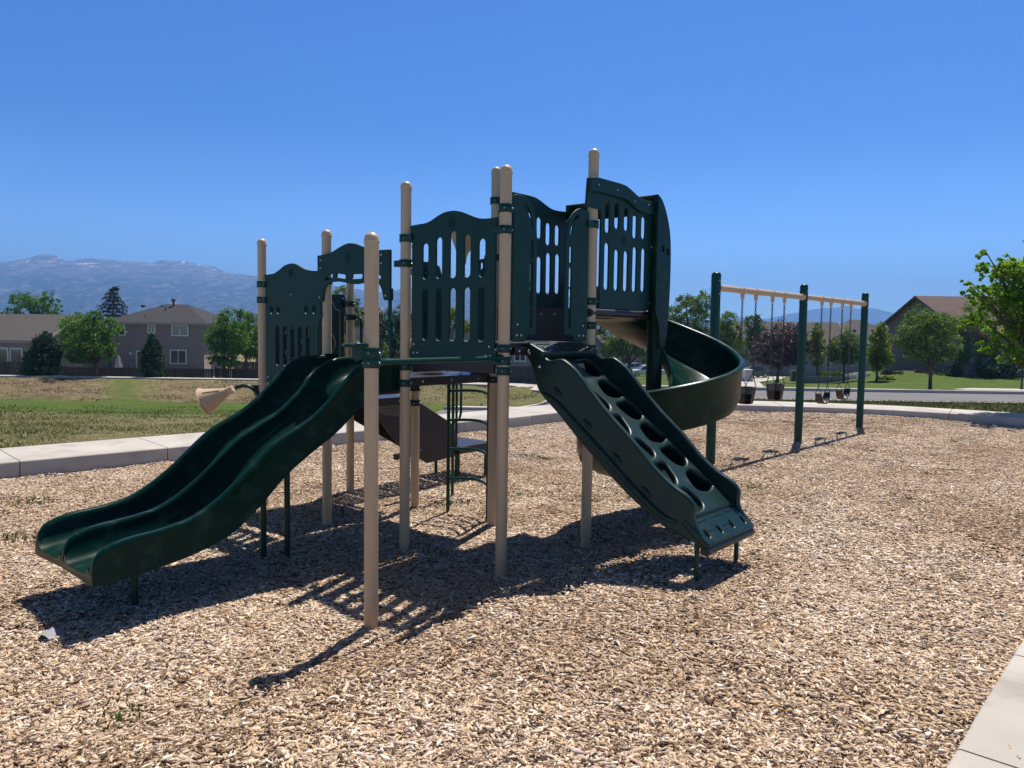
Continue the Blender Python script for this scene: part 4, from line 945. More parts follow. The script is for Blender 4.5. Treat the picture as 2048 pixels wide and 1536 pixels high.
l.new(b.outputs[0], ms.inputs[1]); l.new(tr.outputs[0], ms.inputs[2]); l.new(ms.outputs[0], n['Material Output'].inputs['Surface']); M['blade'] = m
DRYC = np.array([[.27, .24, .10], [.20, .20, .075], [.38, .33, .18], [.15, .17, .055], [.25, .22, .10]]); GRNC = np.array([[.05, .10, .016], [.08, .13, .022], [.12, .155, .035], [.045, .08, .015], [.20, .19, .08]])
def field(N, x0, x1, y0, y1, pw=1.0):
    Y = y0 + (y1 - y0) * rs.uniform(0, 1, N) ** pw; X = rs.uniform(-1, 1, N) * np.where(Y > 0, 2.0 + .80 * Y, 0); k = (X > x0) & (X < x1)
    X, Y = X[k], Y[k]; k = (~inpoly(X, Y, CHIP)) & (dist_line(X, Y, CHIP[:15]) > 1.29) & (.7553 * X - .6554 * Y < -2); return X[k], Y[k]
def patchy(X, Y, f=.8, seed=0): return np.array([noise.noise(Vector((x * f, y * f, seed))) for x, y in zip(X, Y)])
X, Y = field(230000, -26, 3.0, 9, 34, 1.5); q = patchy(X, Y, .55, 5); k = rs.uniform(0, 1, len(X)) < (.55 + .9 * q) * (1 - smn(19, 32, Y) * .85); X, Y, q = X[k], Y[k], q[k]
gsel = (rs.uniform(0, 1, len(X)) < np.clip(.10 + .5 * q + smn(21, 25, Y) * .7 + smn(-6, 2, X) * .25, 0, .95))
colr = np.where(gsel[:, None], GRNC[rs.integers(0, 5, len(X))], DRYC[rs.integers(0, 5, len(X))]) * rs.uniform(.95, 1.5, (len(X), 1))
blades('grass', 'dry yellowing grass tufts beyond the concrete border at the left', X, Y, landz(X, Y) - .01, rs.uniform(.025, .075, len(X)) * (1 + .6 * q), colr)
X, Y = field(90000, 1.5, 24, 15, 22.1); k = rs.uniform(0, 1, len(X)) < .9; X, Y = X[k], Y[k]
gsel = rs.uniform(0, 1, len(X)) < np.clip(.55 + .10 * (Y - 18), .2, .95); colr = np.where(gsel[:, None], GRNC[rs.integers(0, 5, len(X))] * .75, DRYC[rs.integers(0, 5, len(X))]) * rs.uniform(.7, 1.1, (len(X), 1))
blades('grass', 'green verge grass between the swing area and the road', X, Y, landz(X, Y) - .01, rs.uniform(.05, .12, len(X)), colr)
X = rs.uniform(-46, 2, 26000); Y = rs.uniform(42, 52.5, 26000); q = patchy(X, Y, .5, 9); k = (rs.uniform(0, 1, len(X)) < .35 + 1.1 * q) & (rs.uniform(0, 1, len(X)) > 1.1 * np.exp(-((X / Y + .505 + .03 * patchy(X, Y, .4, 2)) / .032) ** 2)); X, Y = X[k], Y[k]
BRN = np.array([[.17, .12, .075], [.09, .065, .04], [.30, .235, .15], [.12, .105, .055]])
o = blades('scrub', 'dead brown weeds and tufts covering the far bank', X, Y, landz(X, Y) - .02, rs.uniform(.03, .12, len(X)), BRN[rs.integers(0, 4, len(X))] * rs.uniform(.7, 1.2, (len(X), 1))); o['category'] = 'scrub'
# weeds coming up through the chips
WX, WY = [], []
for px, py, Yw, nn_ in ((270, 1490, 2.9, 130), (330, 1425, 3.15, 90), (235, 1345, 3.6, 70), (150, 1455, 3.0, 60), (480, 1420, 3.3, 60), (660, 1385, 3.4, 60), (575, 1110, 5.9, 50), (672, 1035, 7.6, 60), (905, 1000, 8.2, 90), (1180, 1075, 6.8, 60), (1030, 985, 8.6, 60), (1250, 900, 10.9, 60), (70, 1005, 8.0, 90), (40, 1095, 6.6, 60), (860, 1100, 6.3, 40), (1530, 975, 9.3, 50)):
    c = W(px, py, Yw); WX += list(rs.normal(c.x, .06 + .01 * Yw, nn_)); WY += list(rs.normal(c.y, .10, nn_))
WX, WY = np.array(WX), np.array(WY); k = inpoly(WX, WY, CHIP); WX, WY = WX[k], WY[k]
o = blades('weeds', 'small green weeds sprouting in patches among the wood chips', WX, WY, chipz(WX, WY) + .004, rs.uniform(.02, .055, len(WX)), GRNC[rs.integers(0, 4, len(WX))] * rs.uniform(.6, 1.0, (len(WX), 1))); o['category'] = 'weeds'
c = W(114, 1270, 4.62); zc = float(chipz(np.array([c.x]), np.array([c.y]))[0])
mb = MB(); G = 7; vs = [(.16 * (i / (G - 1) - .5) * (1 + .3 * RNG.random()), .11 * (j / (G - 1) - .5) * (1 + .3 * RNG.random()), .018 + .022 * RNG.random() + .02 * math.sin(i * 1.1)) for i in range(G) for j in range(G)]
mb.add(vs, [(i * G + j, i * G + j + 1, (i + 1) * G + j + 1, (i + 1) * G + j) for i in range(G - 1) for j in range(G - 1)]); mb.loft([[Vector(vs[k]) for k in (0, G - 1, G * G - 1, G * (G - 1))], [Vector(vs[k]) - Vector((0, 0, .02)) for k in (0, G - 1, G * G - 1, G * (G - 1))]], cap0=False)
tag(mb.build('paper_scrap', mat('grey_paper', (.30, .31, .33), .8, .1, 9), loc=(c.x, c.y, zc)), 'crumpled pale grey scrap of paper lying on the chips in the slide shadow', 'litter')

# ------------------------------------------------------------------ trees
def leaf_cloud(seed, blobs, n_leaf, size, up=0.3, clump=.30, per=38, shape=.55, inner=.35):
    r = np.random.default_rng(seed); vol = np.array([(b_[3] * b_[4] * b_[5]) ** .72 for b_ in blobs]); vol /= vol.sum(); V = []
    ncl = max(6, n_leaf // per); bi = r.choice(len(blobs), ncl, p=vol); B = np.array(blobs)[bi]
    d = r.normal(size=(ncl, 3)); d /= np.linalg.norm(d, axis=1)[:, None]; rad = r.uniform(inner, 1.0, ncl) ** .6 * np.where(r.uniform(size=ncl) < .16, 1.17, 1.0)
    cc = B[:, :3] + d * B[:, 3:] * rad[:, None]; csz = B[:, 3:].min(1) * clump * r.uniform(.6, 1.4, ncl)
    k = np.repeat(np.arange(ncl), per); N = len(k)
    off = r.normal(size=(N, 3)) * csz[k][:, None] * np.array([.62, .62, .5]); p = cc[k] + off
    u = r.normal(size=(N, 3)); u[:, 2] += up * 2; u /= np.linalg.norm(u, axis=1)[:, None]; w = np.cross(u, r.normal(size=(N, 3))); w /= np.linalg.norm(w, axis=1)[:, None]
    L = size * r.uniform(.6, 1.35, N)[:, None]; Wd = L * shape
    v = np.stack([p - u * L * .5, p + w * Wd * .5, p + u * L * .5, p - w * Wd * .5], 1).reshape(-1, 3)
    f = np.arange(N * 4).reshape(-1, 4); return v, f

def tree(name, label, Y, base, blobs, mat_, n_leaf=6000, size=.16, trunk=.12, group=None, cat='tree', seed=0, up=.3, clump=.30, shape=.55, bark='trunk', zbase=None, limbs=True, tname='trunk', inner=.35, per=38):
    """blobs: (px, py, rx, ry) in photograph pixels at the distance Y, turned into real metres"""
    k = Y / FPX; b0 = W(base, 700, Y); z0 = gz(b0.x, Y) if zbase is None else zbase; o = Vector((b0.x, Y, z0)); r = random.Random(seed)
    B = []
    for bl in blobs:
        px, py, rx, ry = bl[:4]; c = W(px, py, Y); dy = (bl[4] if len(bl) > 4 else r.uniform(-.5, .5)) * rx * k
        B.append((c.x - o.x, dy, c.z - o.z, rx * k, rx * k, ry * k))
    t = thing(name, label, cat, o, 0, group)
    v, f = leaf_cloud(seed, B, n_leaf, size, up, clump, per, shape, inner); me = np_mesh('crown', v, f, mat_); c = bpy.data.objects.new('crown', me); COL.objects.link(c); c.parent = t
    mb = MB(); top = max(B, key=lambda q: q[2]); cx = sum(q[0] for q in B) / len(B); cz = sum(q[2] for q in B) / len(B); lo = min(q[2] - q[5] for q in B)
    mb.tube([(0, 0, -.2), (.02 * trunk, 0, .15), (.1 * cx, 0, max(.3, lo * .9)), (cx * .7, .0, (cz + max(lo, .3)) / 2), (top[0] * .8, top[1], top[2])], [trunk * 1.35, trunk, trunk * .85, trunk * .55, trunk * .15], 9)
    if limbs:
        for q in B:
            s0 = max(.3, lo * .9); mb.tube([(.1 * cx, 0, s0), (q[0] * .45, q[1] * .5, s0 + (q[2] - s0) * .5), (q[0] * .95, q[1], q[2] + q[5] * .3)], [trunk * .5, trunk * .32, trunk * .1], 6)
    mb.build(tname, M[bark], t, 60); return t

GL, GR = 'trees along the far gardens', 'trees across the road'
tree('broadleaf_tree', 'dense bright green tree with a bare trunk before the left fence', 54.5, 190, [(165, 650, 34, 24), (205, 655, 30, 22), (150, 685, 32, 26), (190, 690, 38, 26), (218, 688, 16, 20), (165, 712, 34, 16), (205, 713, 22, 12), (140, 668, 18, 18), (190, 632, 14, 9), (222, 706, 12, 7)], M['leaf_green'], 13000, .15, .13, GL, seed=1)
tree('broadleaf_tree', 'tall green tree rising behind the low grey roofed house', 96, 80, [(40, 600, 20, 18), (70, 612, 22, 20), (95, 598, 14, 18), (28, 628, 22, 14), (100, 626, 20, 16), (65, 640, 40, 14), (118, 612, 7, 13), (97, 583, 7, 7), (135, 645, 14, 12)], M['leaf_green'], 9000, .24, .25, GL, seed=2)
tree('shrub', 'broad dark rounded juniper bush against the left fence', 54.8, 88, [(88, 733, 33, 24), (88, 712, 29, 24), (90, 690, 20, 20), (92, 674, 10, 12), (104, 705, 16, 20), (70, 722, 17, 20)], M['leaf_conifer'], 22000, .16, .09, cat='shrub', seed=3, up=1.1, clump=.22, shape=.35, limbs=False, tname='stem', inner=.6)
tree('conifer', 'narrow pointed dark conifer in front of the two storey house', 54.8, 308, [(308, 736, 21, 22), (308, 716, 19, 24), (307, 698, 14, 20), (305, 682, 8, 14), (304, 672, 4, 6)], M['leaf_conifer'], 18000, .15, .09, cat='conifer', seed=4, up=1.2, clump=.22, shape=.35, limbs=False, inner=.6)
tree('broadleaf_tree', 'leafy green tree at the right corner of the two storey house', 57, 447, [(440, 655, 20, 20), (455, 632, 14, 16), (432, 680, 22, 22), (462, 690, 24, 22), (445, 708, 32, 20), (475, 665, 18, 24), (463, 724, 20, 10), (430, 722, 14, 8)], M['leaf_green'], 11000, .15, .13, GL, seed=5)
tree('broadleaf_tree', 'fuller green tree half hidden behind the leftmost tan post', 63, 492, [(490, 640, 18, 20), (500, 665, 22, 24), (485, 690, 20, 24), (505, 695, 20, 24), (478, 625, 8, 9)], M['leaf_green'], 7000, .17, .14, GL, seed=6)
tree('broadleaf_tree', 'green tree seen under the arched slide header', 70, 690, [(688, 592, 18, 20), (705, 610, 14, 18), (690, 620, 22, 20), (700, 640, 24, 18), (672, 600, 8, 14), (722, 640, 10, 22)], M['leaf_olive'], 7000, .18, .14, GL, seed=7)
tree('broadleaf_tree', 'yellowish green tree low behind the small deck', 58, 685, [(690, 690, 20, 24), (705, 712, 26, 20), (668, 700, 14, 24), (720, 690, 14, 22)], M['leaf_yellow'], 5000, .15, .1, GL, seed=8)
tree('broadleaf_tree', 'dark green tree between the lone post and the slotted panel', 66, 790, [(770, 640, 18, 22), (795, 630, 20, 22), (785, 665, 26, 26), (808, 660, 18, 30), (775, 690, 22, 24), (800, 705, 28, 26)], M['leaf_dark'], 9000, .18, .15, GL, seed=9)
tree('conifer', 'small pale conical conifer standing behind the grab rail', 52, 772, [(772, 728, 10, 20), (771, 708, 9, 20), (770, 692, 5, 14)], M['leaf_olive'], 3000, .11, .06, cat='conifer', seed=10, up=1.1, clump=.25, shape=.35, limbs=False)
tree('broadleaf_tree', 'bright yellow green tree seen through the lower panel slots', 64, 895, [(885, 670, 12, 22), (905, 640, 14, 22), (915, 625, 10, 12), (895, 695, 22, 20), (930, 652, 12, 14)], M['leaf_yellow'], 6000, .16, .12, GL, seed=11)
tree('broadleaf_tree', 'tall airy green tree standing beyond the spiral slide', 76, 1385, [(1395, 605, 28, 22), (1370, 600, 16, 18), (1400, 640, 32, 26), (1345, 635, 22, 26), (1330, 650, 14, 24), (1375, 668, 30, 24), (1345, 690, 26, 24), (1412, 680, 22, 26)], M['leaf_olive'], 13000, .20, .20, GR, seed=12, clump=.26)
tree('broadleaf_tree', 'rounded green tree just left of the first swing post', 73, 1450, [(1455, 640, 18, 22), (1448, 665, 22, 26), (1465, 690, 24, 24), (1440, 700, 24, 26), (1475, 665, 10, 18)], M['leaf_olive'], 8000, .19, .16, GR, seed=13)
tree('broadleaf_tree', 'dark tree between the bucket swing chains', 90, 1508, [(1505, 650, 18, 20), (1512, 680, 22, 24), (1495, 700, 22, 22), (1520, 665, 10, 16)], M['leaf_dark'], 6000, .22, .16, GR, seed=14)
tree('broadleaf_tree', 'wide green tree under the spiral slide platform', 70, 1260, [(1215, 665, 22, 22), (1240, 690, 28, 22), (1270, 680, 30, 24), (1225, 700, 26, 18), (1290, 700, 26, 26), (1255, 655, 24, 14), (1310, 680, 20, 24), (1195, 655, 14, 14)], M['leaf_olive'], 11000, .19, .18, GR, seed=15, clump=.26)
tree('broadleaf_tree', 'purple leaved plum tree behind the bucket swings', 62, 1557, [(1555, 672, 26, 24), (1585, 668, 22, 24), (1530, 690, 24, 22), (1575, 700, 36, 24), (1520, 712, 26, 16), (1605, 700, 20, 26), (1550, 718, 36, 14), (1600, 722, 16, 14), (1610, 680, 10, 16)], M['leaf_plum'], 12000, .16, .13, GR, seed=16)
tree('broadleaf_tree', 'narrow yellow tipped tree right of the middle swing post', 66, 1636, [(1634, 712, 15, 22), (1636, 688, 16, 24), (1636, 664, 11, 18), (1635, 650, 6, 10)], M['leaf_yellow'], 5000, .16, .1, GR, seed=17, up=.8)
tree('broadleaf_tree', 'rounded green street tree behind the belt swings', 58, 1690, [(1675, 690, 20, 20), (1700, 688, 20, 22), (1690, 672, 16, 12), (1665, 708, 20, 16), (1705, 712, 18, 16), (1685, 716, 24, 12)], M['leaf_olive'], 8000, .15, .09, GR, seed=18)
tree('broadleaf_tree', 'slim upright yellow green tree beside the last swing post', 55, 1756, [(1758, 725, 18, 18), (1760, 700, 20, 24), (1760, 678, 16, 22), (1760, 658, 10, 14), (1763, 648, 5, 7), (1780, 715, 10, 14), (1740, 712, 8, 14)], M['leaf_yellow'], 8000, .14, .09, GR, seed=19, up=.7)
tree('street_tree', 'round headed green tree on the verge with a bare forked trunk', 41.8, 1864, [(1850, 640, 34, 24), (1885, 650, 30, 26), (1820, 668, 28, 24), (1862, 680, 42, 26), (1900, 690, 22, 24), (1815, 690, 22, 16), (1850, 708, 34, 16), (1885, 712, 26, 14), (1868, 728, 16, 8)], M['leaf_olive'], 16000, .115, .10, GR, seed=20, clump=.26)
tree('birch_tree', 'drooping birch with a pale trunk before the stone house', 60, 1952, [(1945, 630, 26, 26), (1925, 660, 24, 26), (1960, 670, 30, 28), (1920, 700, 22, 26), (1975, 700, 24, 30), (1945, 715, 28, 24), (1985, 730, 18, 18)], M['leaf_olive'], 11000, .14, .12, GR, seed=21, bark='trunkp', up=-.3, clump=.28)
tree('maple_tree', 'large sunlit maple leaning in at the right edge of the photo', 17.5, 2130, [(2048, 560, 46, 40), (1985, 535, 40, 13), (1962, 512, 10, 14), (1995, 545, 30, 14), (1950, 580, 30, 12), (1928, 566, 9, 8), (2000, 590, 40, 24), (2048, 620, 56, 40), (2010, 660, 36, 22), (2060, 690, 50, 40), (1990, 690, 26, 10), (2020, 715, 30, 16), (1975, 700, 14, 8), (1938, 658, 24, 9), (1955, 640, 26, 12), (1985, 622, 32, 16), (1962, 600, 20, 10), (1930, 585, 12, 7), (2025, 545, 30, 22), (2130, 600, 90, 100), (2046, 470, 8, 12), (2120, 480, 60, 40), (2016, 518, 16, 14), (1972, 655, 20, 8), (2150, 720, 70, 50)], M['leaf_maple'], 40000, .068, .11, seed=22, clump=.22, per=30, up=-.1, shape=.6)
for (px, Yb, rx, py, ry, lab, mt) in ((1845, 62, 16, 748, 9, 'dark red rounded shrub against the brown gabled wall', 'leaf_plum'), (1875, 60, 22, 752, 7, 'low dark green bush beneath the basement window', 'leaf_dark'), (1905, 59, 14, 742, 14, 'dark pointed shrub beside the stone porch', 'leaf_conifer'), (1975, 58, 18, 742, 14, 'broad dark shrub right of the birch trunk', 'leaf_dark'), (2010, 58, 22, 738, 18, 'large dark bush under the stone house window', 'leaf_conifer'), (1782, 60, 20, 747, 8, 'spreading low juniper near the last swing post', 'leaf_spruce'), (1772, 56, 16, 757, 4, 'low flowering plants edging the lawn', 'leaf_yellow'), (1663, 66, 24, 748, 6, 'leafy vegetables growing over the raised garden bed', 'leaf_green')):
    tree('shrub', lab, Yb, px, [(px, py, rx, ry), (px + rx * .4, py + 1, rx * .6, ry * .8), (px - rx * .4, py + 1, rx * .6, ry * .8)], M[mt], 2500, .14, .05, cat='shrub', seed=px, limbs=False, tname='stem')
# drooping spruce behind the two-storey house
b0 = W(228, 700, 100); z0 = gz(b0.x, 100); k = 100 / FPX; tl = thing('spruce_tree', 'dark drooping spruce with a bent tip above the grey roof', 'tree', (b0.x, 100, z0))
tip = W(232, 574, 100); H = tip.z - z0; mb = MB(); mb.tube([(0, 0, -.2), (0, 0, H * .6), (.05, 0, H * .93), (.35, 0, H), (.95, 0, H + .1)], [.22, .12, .06, .05, .03], 8); rr = np.random.default_rng(5); VV = []; 
brs = [(Vector((.05 + .3 * i * .3, 0, H - .05 + .02 * i)), Vector((.5 + .25 * i, 0, H + .05 - .12 * i))) for i in range(3)]
for lv in range(13):
    z = H * (.97 - .045 * lv); Lb = .55 + .26 * lv
    for a in np.linspace(0, 2 * np.pi, 7)[:-1] + lv * .7:
        Lr = Lb * rr.uniform(.6, 1.25); p0 = Vector((0, 0, z)); p1 = Vector((math.cos(a) * Lr * .6, math.sin(a) * Lr * .6, z + .10)); p2 = Vector((math.cos(a) * Lr, math.sin(a) * Lr, z - .30 * Lr * .6)); mb.tube([p0, p1, p2], [.05, .03, .012], 5); brs += [(p0.lerp(p1, .3), p1), (p1, p2)]
mb.build('trunk', M['trunk'], tl, 60)
for p, q in brs:
    for i in range(int(26 * (q - p).length) + 8):
        c = np.array(p.lerp(q, rr.uniform())) + rr.normal(0, .07, 3); u = np.array([rr.normal(0, .35), rr.normal(0, .35), -1]); u /= np.linalg.norm(u); w = np.cross(u, rr.normal(size=3)); w /= np.linalg.norm(w); L_ = rr.uniform(.18, .42)
        VV += [c, c + w * .05 + u * L_ * .4, c + u * L_, c - w * .05 + u * L_ * .4]
me = np_mesh('crown', np.array(VV), np.arange(len(VV)).reshape(-1, 4), M['leaf_spruce']); c = bpy.data.objects.new('crown', me); COL.objects.link(c); c.parent = tl

# ------------------------------------------------------------------ houses, fences
M['sid_taupe'] = siding('taupe_siding', (.30, .235, .195)); M['sid_light'] = siding('beige_siding', (.36, .30, .245)); M['sid_grey'] = siding('grey_siding', (.27, .27, .29)); M['sid_brown'] = siding('brown_stucco', (.15, .112, .09), .6)
M['roof_grey'] = shingle('grey_shingles', (.052, .050, .054)); M['roof_taupe'] = shingle('taupe_shingles', (.10, .088, .08)); M['roof_brown'] = shingle('brown_shingles', (.12, .085, .072)); M['stone'] = mat('ledge_stone', (.22, .19, .165), .9, .45, 3.0, .8, 6, spec=.15, stretch=(1, 1, 4))
M['fence'] = mat('weathered_fence', (.075, .066, .060), .9, .3, 4, .3, 20, spec=.15, stretch=(8, 8, .5)); M['fence_l'] = mat('grey_wood_sunlit_fence', (.22, .20, .19), .9, .2, 4, .2, 20, spec=.15, stretch=(8, 8, .5)); M['door'] = mat('dark_garage_door', (.06, .045, .045), .6, .1, 2)  # grey fence boards: sunlight is painted into the paler tone; planters share it

def window(parent, x0, x1, z0, z1, y=0, split=True, name='window'):
    """window set in a wall facing -y of its parent"""
    mb = MB(); cx, cz, w, h = (x0 + x1) / 2, (z0 + z1) / 2, x1 - x0, z1 - z0; t = .10
    for c_, d_ in (((cx, y - .03, z1), (w + t * 2, .10, t)), ((cx, y - .03, z0), (w + t * 2, .10, t)), ((x0 - t / 2 + .0, y - .03, cz), (t, .098, h)), ((x1 + t / 2, y - .03, cz), (t, .098, h))): mb.box(c_, d_)
    if split: mb.box((cx, y - .03, cz), (.06, .07, h))
    o = mb.build(name, M['white'], parent, 0)
    mb = MB(); mb.box((cx, y - .012, cz), (w, .02, h)); mb.build('pane', M['glass'], o, 0); return o

def house(label, corner, yaw, w, d, h, roof, ridge, wallm, roofm, over=.35, name='house', hipin=None, ridge_axis='x', cat='house', below=.5):
    """corner: front-left bottom corner; local x along the front, y away"""
    t = thing(name, label, cat, corner, yaw)
    mb = MB()
    if roof == 'hip' or ridge_axis == 'x' and roof != 'gable':
        mb.box((w / 2, d / 2, (h - below) / 2), (w, d, h + below))
    elif ridge_axis == 'x':
        pr = [(0, -below), (d, -below), (d, h), (d / 2, h + ridge * .985), (0, h)]; mb.loft([[(x, y, z) for y, z in pr] for x in (0, w)])
    else:
        pr = [(0, -below), (w, -below), (w, h), (w / 2, h + ridge * .985), (0, h)]; mb.loft([[(x, y, z) for x, z in pr] for y in (0, d)])
    mb.build('wall', wallm, t, 0)
    mb = MB(); e = over; th = .14
    if roof == 'hip':
        hi = hipin or d / 2; a = [(-e, -e, h), (w + e, -e, h), (w + e, d + e, h), (-e, d + e, h)]; r0, r1 = (hi, d / 2, h + ridge), (w - hi, d / 2, h + ridge)
        up = lambda p: (p[0], p[1], p[2] + th)
        vs = a + [up(p) for p in a] + [r0, r1]; mb.add(vs, [(0, 3, 2, 1), (0, 1, 5, 4), (1, 2, 6, 5), (2, 3, 7, 6), (3, 0, 4, 7), (4, 5, 9, 8), (6, 7, 8, 9), (5, 6, 9), (7, 4, 8)])
    elif ridge_axis == 'x':
        sl = ridge / (d / 2); pr = [(-e, h - e * sl), (d / 2, h + ridge), (d + e, h - e * sl), (d + e, h - e * sl + th * 1.2), (d / 2, h + ridge + th * 1.2), (-e, h - e * sl + th * 1.2)]
        mb.loft([[(x, y, z) for y, z in pr] for x in (-e, w + e)])
    else:
        sl = ridge / (w / 2); pr = [(-e, h - e * sl), (w / 2, h + ridge), (w + e, h - e * sl), (w + e, h - e * sl + th * 1.2), (w / 2, h + ridge + th * 1.2), (-e, h - e * sl + th * 1.2)]
        mb.loft([[(x, y, z) for x, z in pr] for y in (-e, d + e)])
    r = mb.build('roof', roofm, t, 0)
    mb = MB(); mb.box((w / 2, -e - .05, h - (0 if roof == 'hip' else e * ridge / (d / 2)) + .03), (w + 2 * e + .02, .09, .20)) if ridge_axis == 'x' else None
    if ridge_axis == 'y':
        sl = ridge / (w / 2); pr = [(-e, h - e * sl), (w / 2, h + ridge), (w + e, h - e * sl), (w + e, h - e * sl + th * 1.5), (w / 2, h + ridge + th * 1.5), (-e, h - e * sl + th * 1.5)]; mb.loft([[(x, y, z) for x, z in pr] for y in (-e - .06, -e - .005)])
    elif roof == 'gable':
        sl = ridge / (d / 2); pr = [(-e, h - e * sl), (d / 2, h + ridge), (d + e, h - e * sl), (d + e, h - e * sl + th * 1.6), (d / 2, h + ridge + th * 1.6), (-e, h - e * sl + th * 1.6)]; mb.loft([[(x, y, z) for y, z in pr] for x in (w + e + .005, w + e + .06)])
    if mb.v: mb.build('fascia', M['sid_light'] if wallm not in (M['sid_brown'], M['stone']) else roofm, t, 0)
    return t, r
# two-storey house
Yh = 75; A = W(222, 700, Yh); B_ = W(408, 700, Yh); zb = gz(A.x, Yh) - .2; ez = W(310, 648, Yh).z; rz_ = W(310, 608, Yh + 4.5).z
H2_, R2_ = house('two storey taupe house with a grey hip roof behind the fence', (A.x, Yh, zb), 0, B_.x - A.x, 9, ez - zb, 'hip', rz_ - ez, M['sid_taupe'], M['roof_grey'], .55, hipin=3.4)
def hwin(t, px0, px1, py0, py1, Yp, **k):
    a, b_ = W(px0, py1, Yp), W(px1, py0, Yp); o = t.location; return window(t, a.x - o.x, b_.x - o.x, a.z - o.z, b_.z - o.z, **k)
hwin(H2_, 228, 249, 648.5, 670, Yh); hwin(H2_, 297.5, 309, 649, 665.5, Yh); hwin(H2_, 345.5, 375, 650.5, 671, Yh); hwin(H2_, 342.5, 371.5, 700.5, 727, Yh)
dr = hwin(H2_, 275, 290, 702.5, 737, Yh, name='door')
for px, py, kind in ((286.5, 612.5, 'box'), (325, 613, 'box'), (331, 621, 'pipe'), (291, 638.5, 'pipe'), (347, 612, 'flue')):
    d_ = 4.0 if py < 616 else 2.6; 
    if py > 630: d_ = .9
    p = W(px, py, Yh + d_) - H2_.location; mb = MB()
    if kind == 'box': mb.box(p, (.42, .35, .22), taper=.8)
    elif kind == 'pipe': mb.tube([p + Vector((0, 0, -.45)), p + Vector((0, 0, .35))], .05, 8)
    else: mb.tube([p + Vector((0, 0, -.8)), p + Vector((0, 0, .55))], .11, 10); mb.lathe([(.2, .5), (.2, .72), (.1, .8)], p, n=10)
    mb.build('roof_vent' if kind != 'flue' else 'flue', M['door'], R2_, 40)
p = W(262.5, 707, Yh) - H2_.location; mb = MB(); mb.box(p + Vector((0, -.1, 0)), (.2, .2, .25)); mb.build('wall_lamp', M['white'], H2_, 0)
A = W(408, 700, 77.5); mb = MB(); q = A - H2_.location; mb.box((q.x + .55, 6, 2.2), (1.1, 5.5, 5.2)); mb.build('side_wing', M['sid_light'], H2_, 0)
mb = MB(); mb.loft([[(q.x + .003, 2.2, 2.6), (q.x + 1.5, 2.2, 1.9), (q.x + 1.5, 2.2, 2.05), (q.x + .003, 2.2, 2.75)], [(q.x + .003, 6, 2.6), (q.x + 1.5, 6, 1.9), (q.x + 1.5, 6, 2.05), (q.x + .003, 6, 2.75)]]); mb.build('lean_to_roof', M['roof_grey'], H2_, 0)
# low house at the far left
yaw = math.radians(-16); C1 = W(86, 700, 68); w1 = 16; zb = gz(C1.x, 68) - .3; ez = W(40, 684, 67.5).z; rz_ = W(105, 632, 72).z; fl = Vector((C1.x - w1 * math.cos(yaw), 68 - w1 * math.sin(yaw), zb))
H1_, R1_ = house('low house with a wide taupe shingle roof and lit gable end', fl, yaw, w1, 9.0, ez - zb + .15, 'gable', rz_ - ez - .15, M['sid_taupe'], M['roof_taupe'], .4)
for a in (9.5, 11.4, 13.0):
    window(H1_, a - .6, a + .6, 1.15, 2.6, split=False)
# pale house bits behind
def simple_house(label, px0, px1, Y, pye, pyr, wallm, roofm, axis='x', d=8, yaw=0, roof='gable'):
    a, b_ = W(px0, 700, Y), W(px1, 700, Y); zb = gz(a.x, Y) - .3; ez = W(px0, pye, Y).z; rz_ = W((px0 + px1) / 2, pyr, Y + (d / 2 if axis == 'x' else 0)).z
    return house(label, (a.x, Y, zb), yaw, b_.x - a.x, d, ez - zb, roof, rz_ - ez, wallm, roofm, .4, ridge_axis=axis)
t, r = simple_house('grey roofed house peeking out behind the two storey house', 372, 422, 112, 652, 630, M['sid_taupe'], M['roof_grey'])
t, r = simple_house('pale sided house glimpsed behind the leftmost tan post', 511, 545, 95, 650, 614, M['sid_light'], M['roof_grey'])
t, r = simple_house('grey roofed house seen under the arched header', 655, 745, 98, 668, 617, M['sid_light'], M['roof_grey']); hwin(t, 700, 712, 680, 700, 98)
t, r = simple_house('tan gabled house seen through the lower panel slots', 868, 985, 92, 684, 640, M['sid_light'], M['roof_taupe'], 'y'); hwin(t, 905, 918, 690, 706, 92)
t, r = simple_house('grey sided house low behind the climbing ramp top', 985, 1092, 70, 700, 672, M['sid_grey'], M['roof_grey']); hwin(t, 1030, 1050, 709, 722, 70)
t, r = simple_house('tan house with a sloping eave beneath the spiral platform', 1108, 1226, 84, 712, 650, M['sid_light'], M['roof_taupe'], 'y', 10)
t, r = simple_house('shaded house with a dark garage behind the white cars', 1200, 1420, 118, 702, 672, M['sid_light'], M['roof_taupe'])
mb = MB(); o = t.location; a, b_ = W(1243, 745, 118) - o, W(1262, 716, 118) - o; mb.box(((a.x + b_.x) / 2, -.04, (a.z + b_.z) / 2), (b_.x - a.x, .08, b_.z - a.z)); mb.build('garage_door', M['door'], t, 0)
t, r = simple_house('long house with a low taupe roof across the road', 1462, 1700, 106, 690, 646, M['sid_light'], M['roof_taupe'], d=11)
o = t.location
for px in (1550, 1588):
    p = W(px, 650, 110) - o; mb = MB(); mb.box(p, (.5, .4, .25), taper=.8); mb.build('roof_vent', M['white'], r, 0)
a, b_ = W(1500, 752, 106) - o, W(1548, 712, 106) - o; mb = MB(); mb.box(((a.x + b_.x) / 2, -.04, (a.z + b_.z) / 2), (b_.x - a.x, .08, b_.z - a.z)); mb.build('garage_door', M['sid_light'], t, 0)
for q in ((1652, 1660, 715, 735), (1570, 1590, 712, 728)): hwin(t, *q, 106)
t, r = simple_house('taupe hip roofed house behind the last swing post', 1655, 1830, 112, 688, 640, M['sid_light'], M['roof_taupe'], d=11, roof='hip')
o = t.location
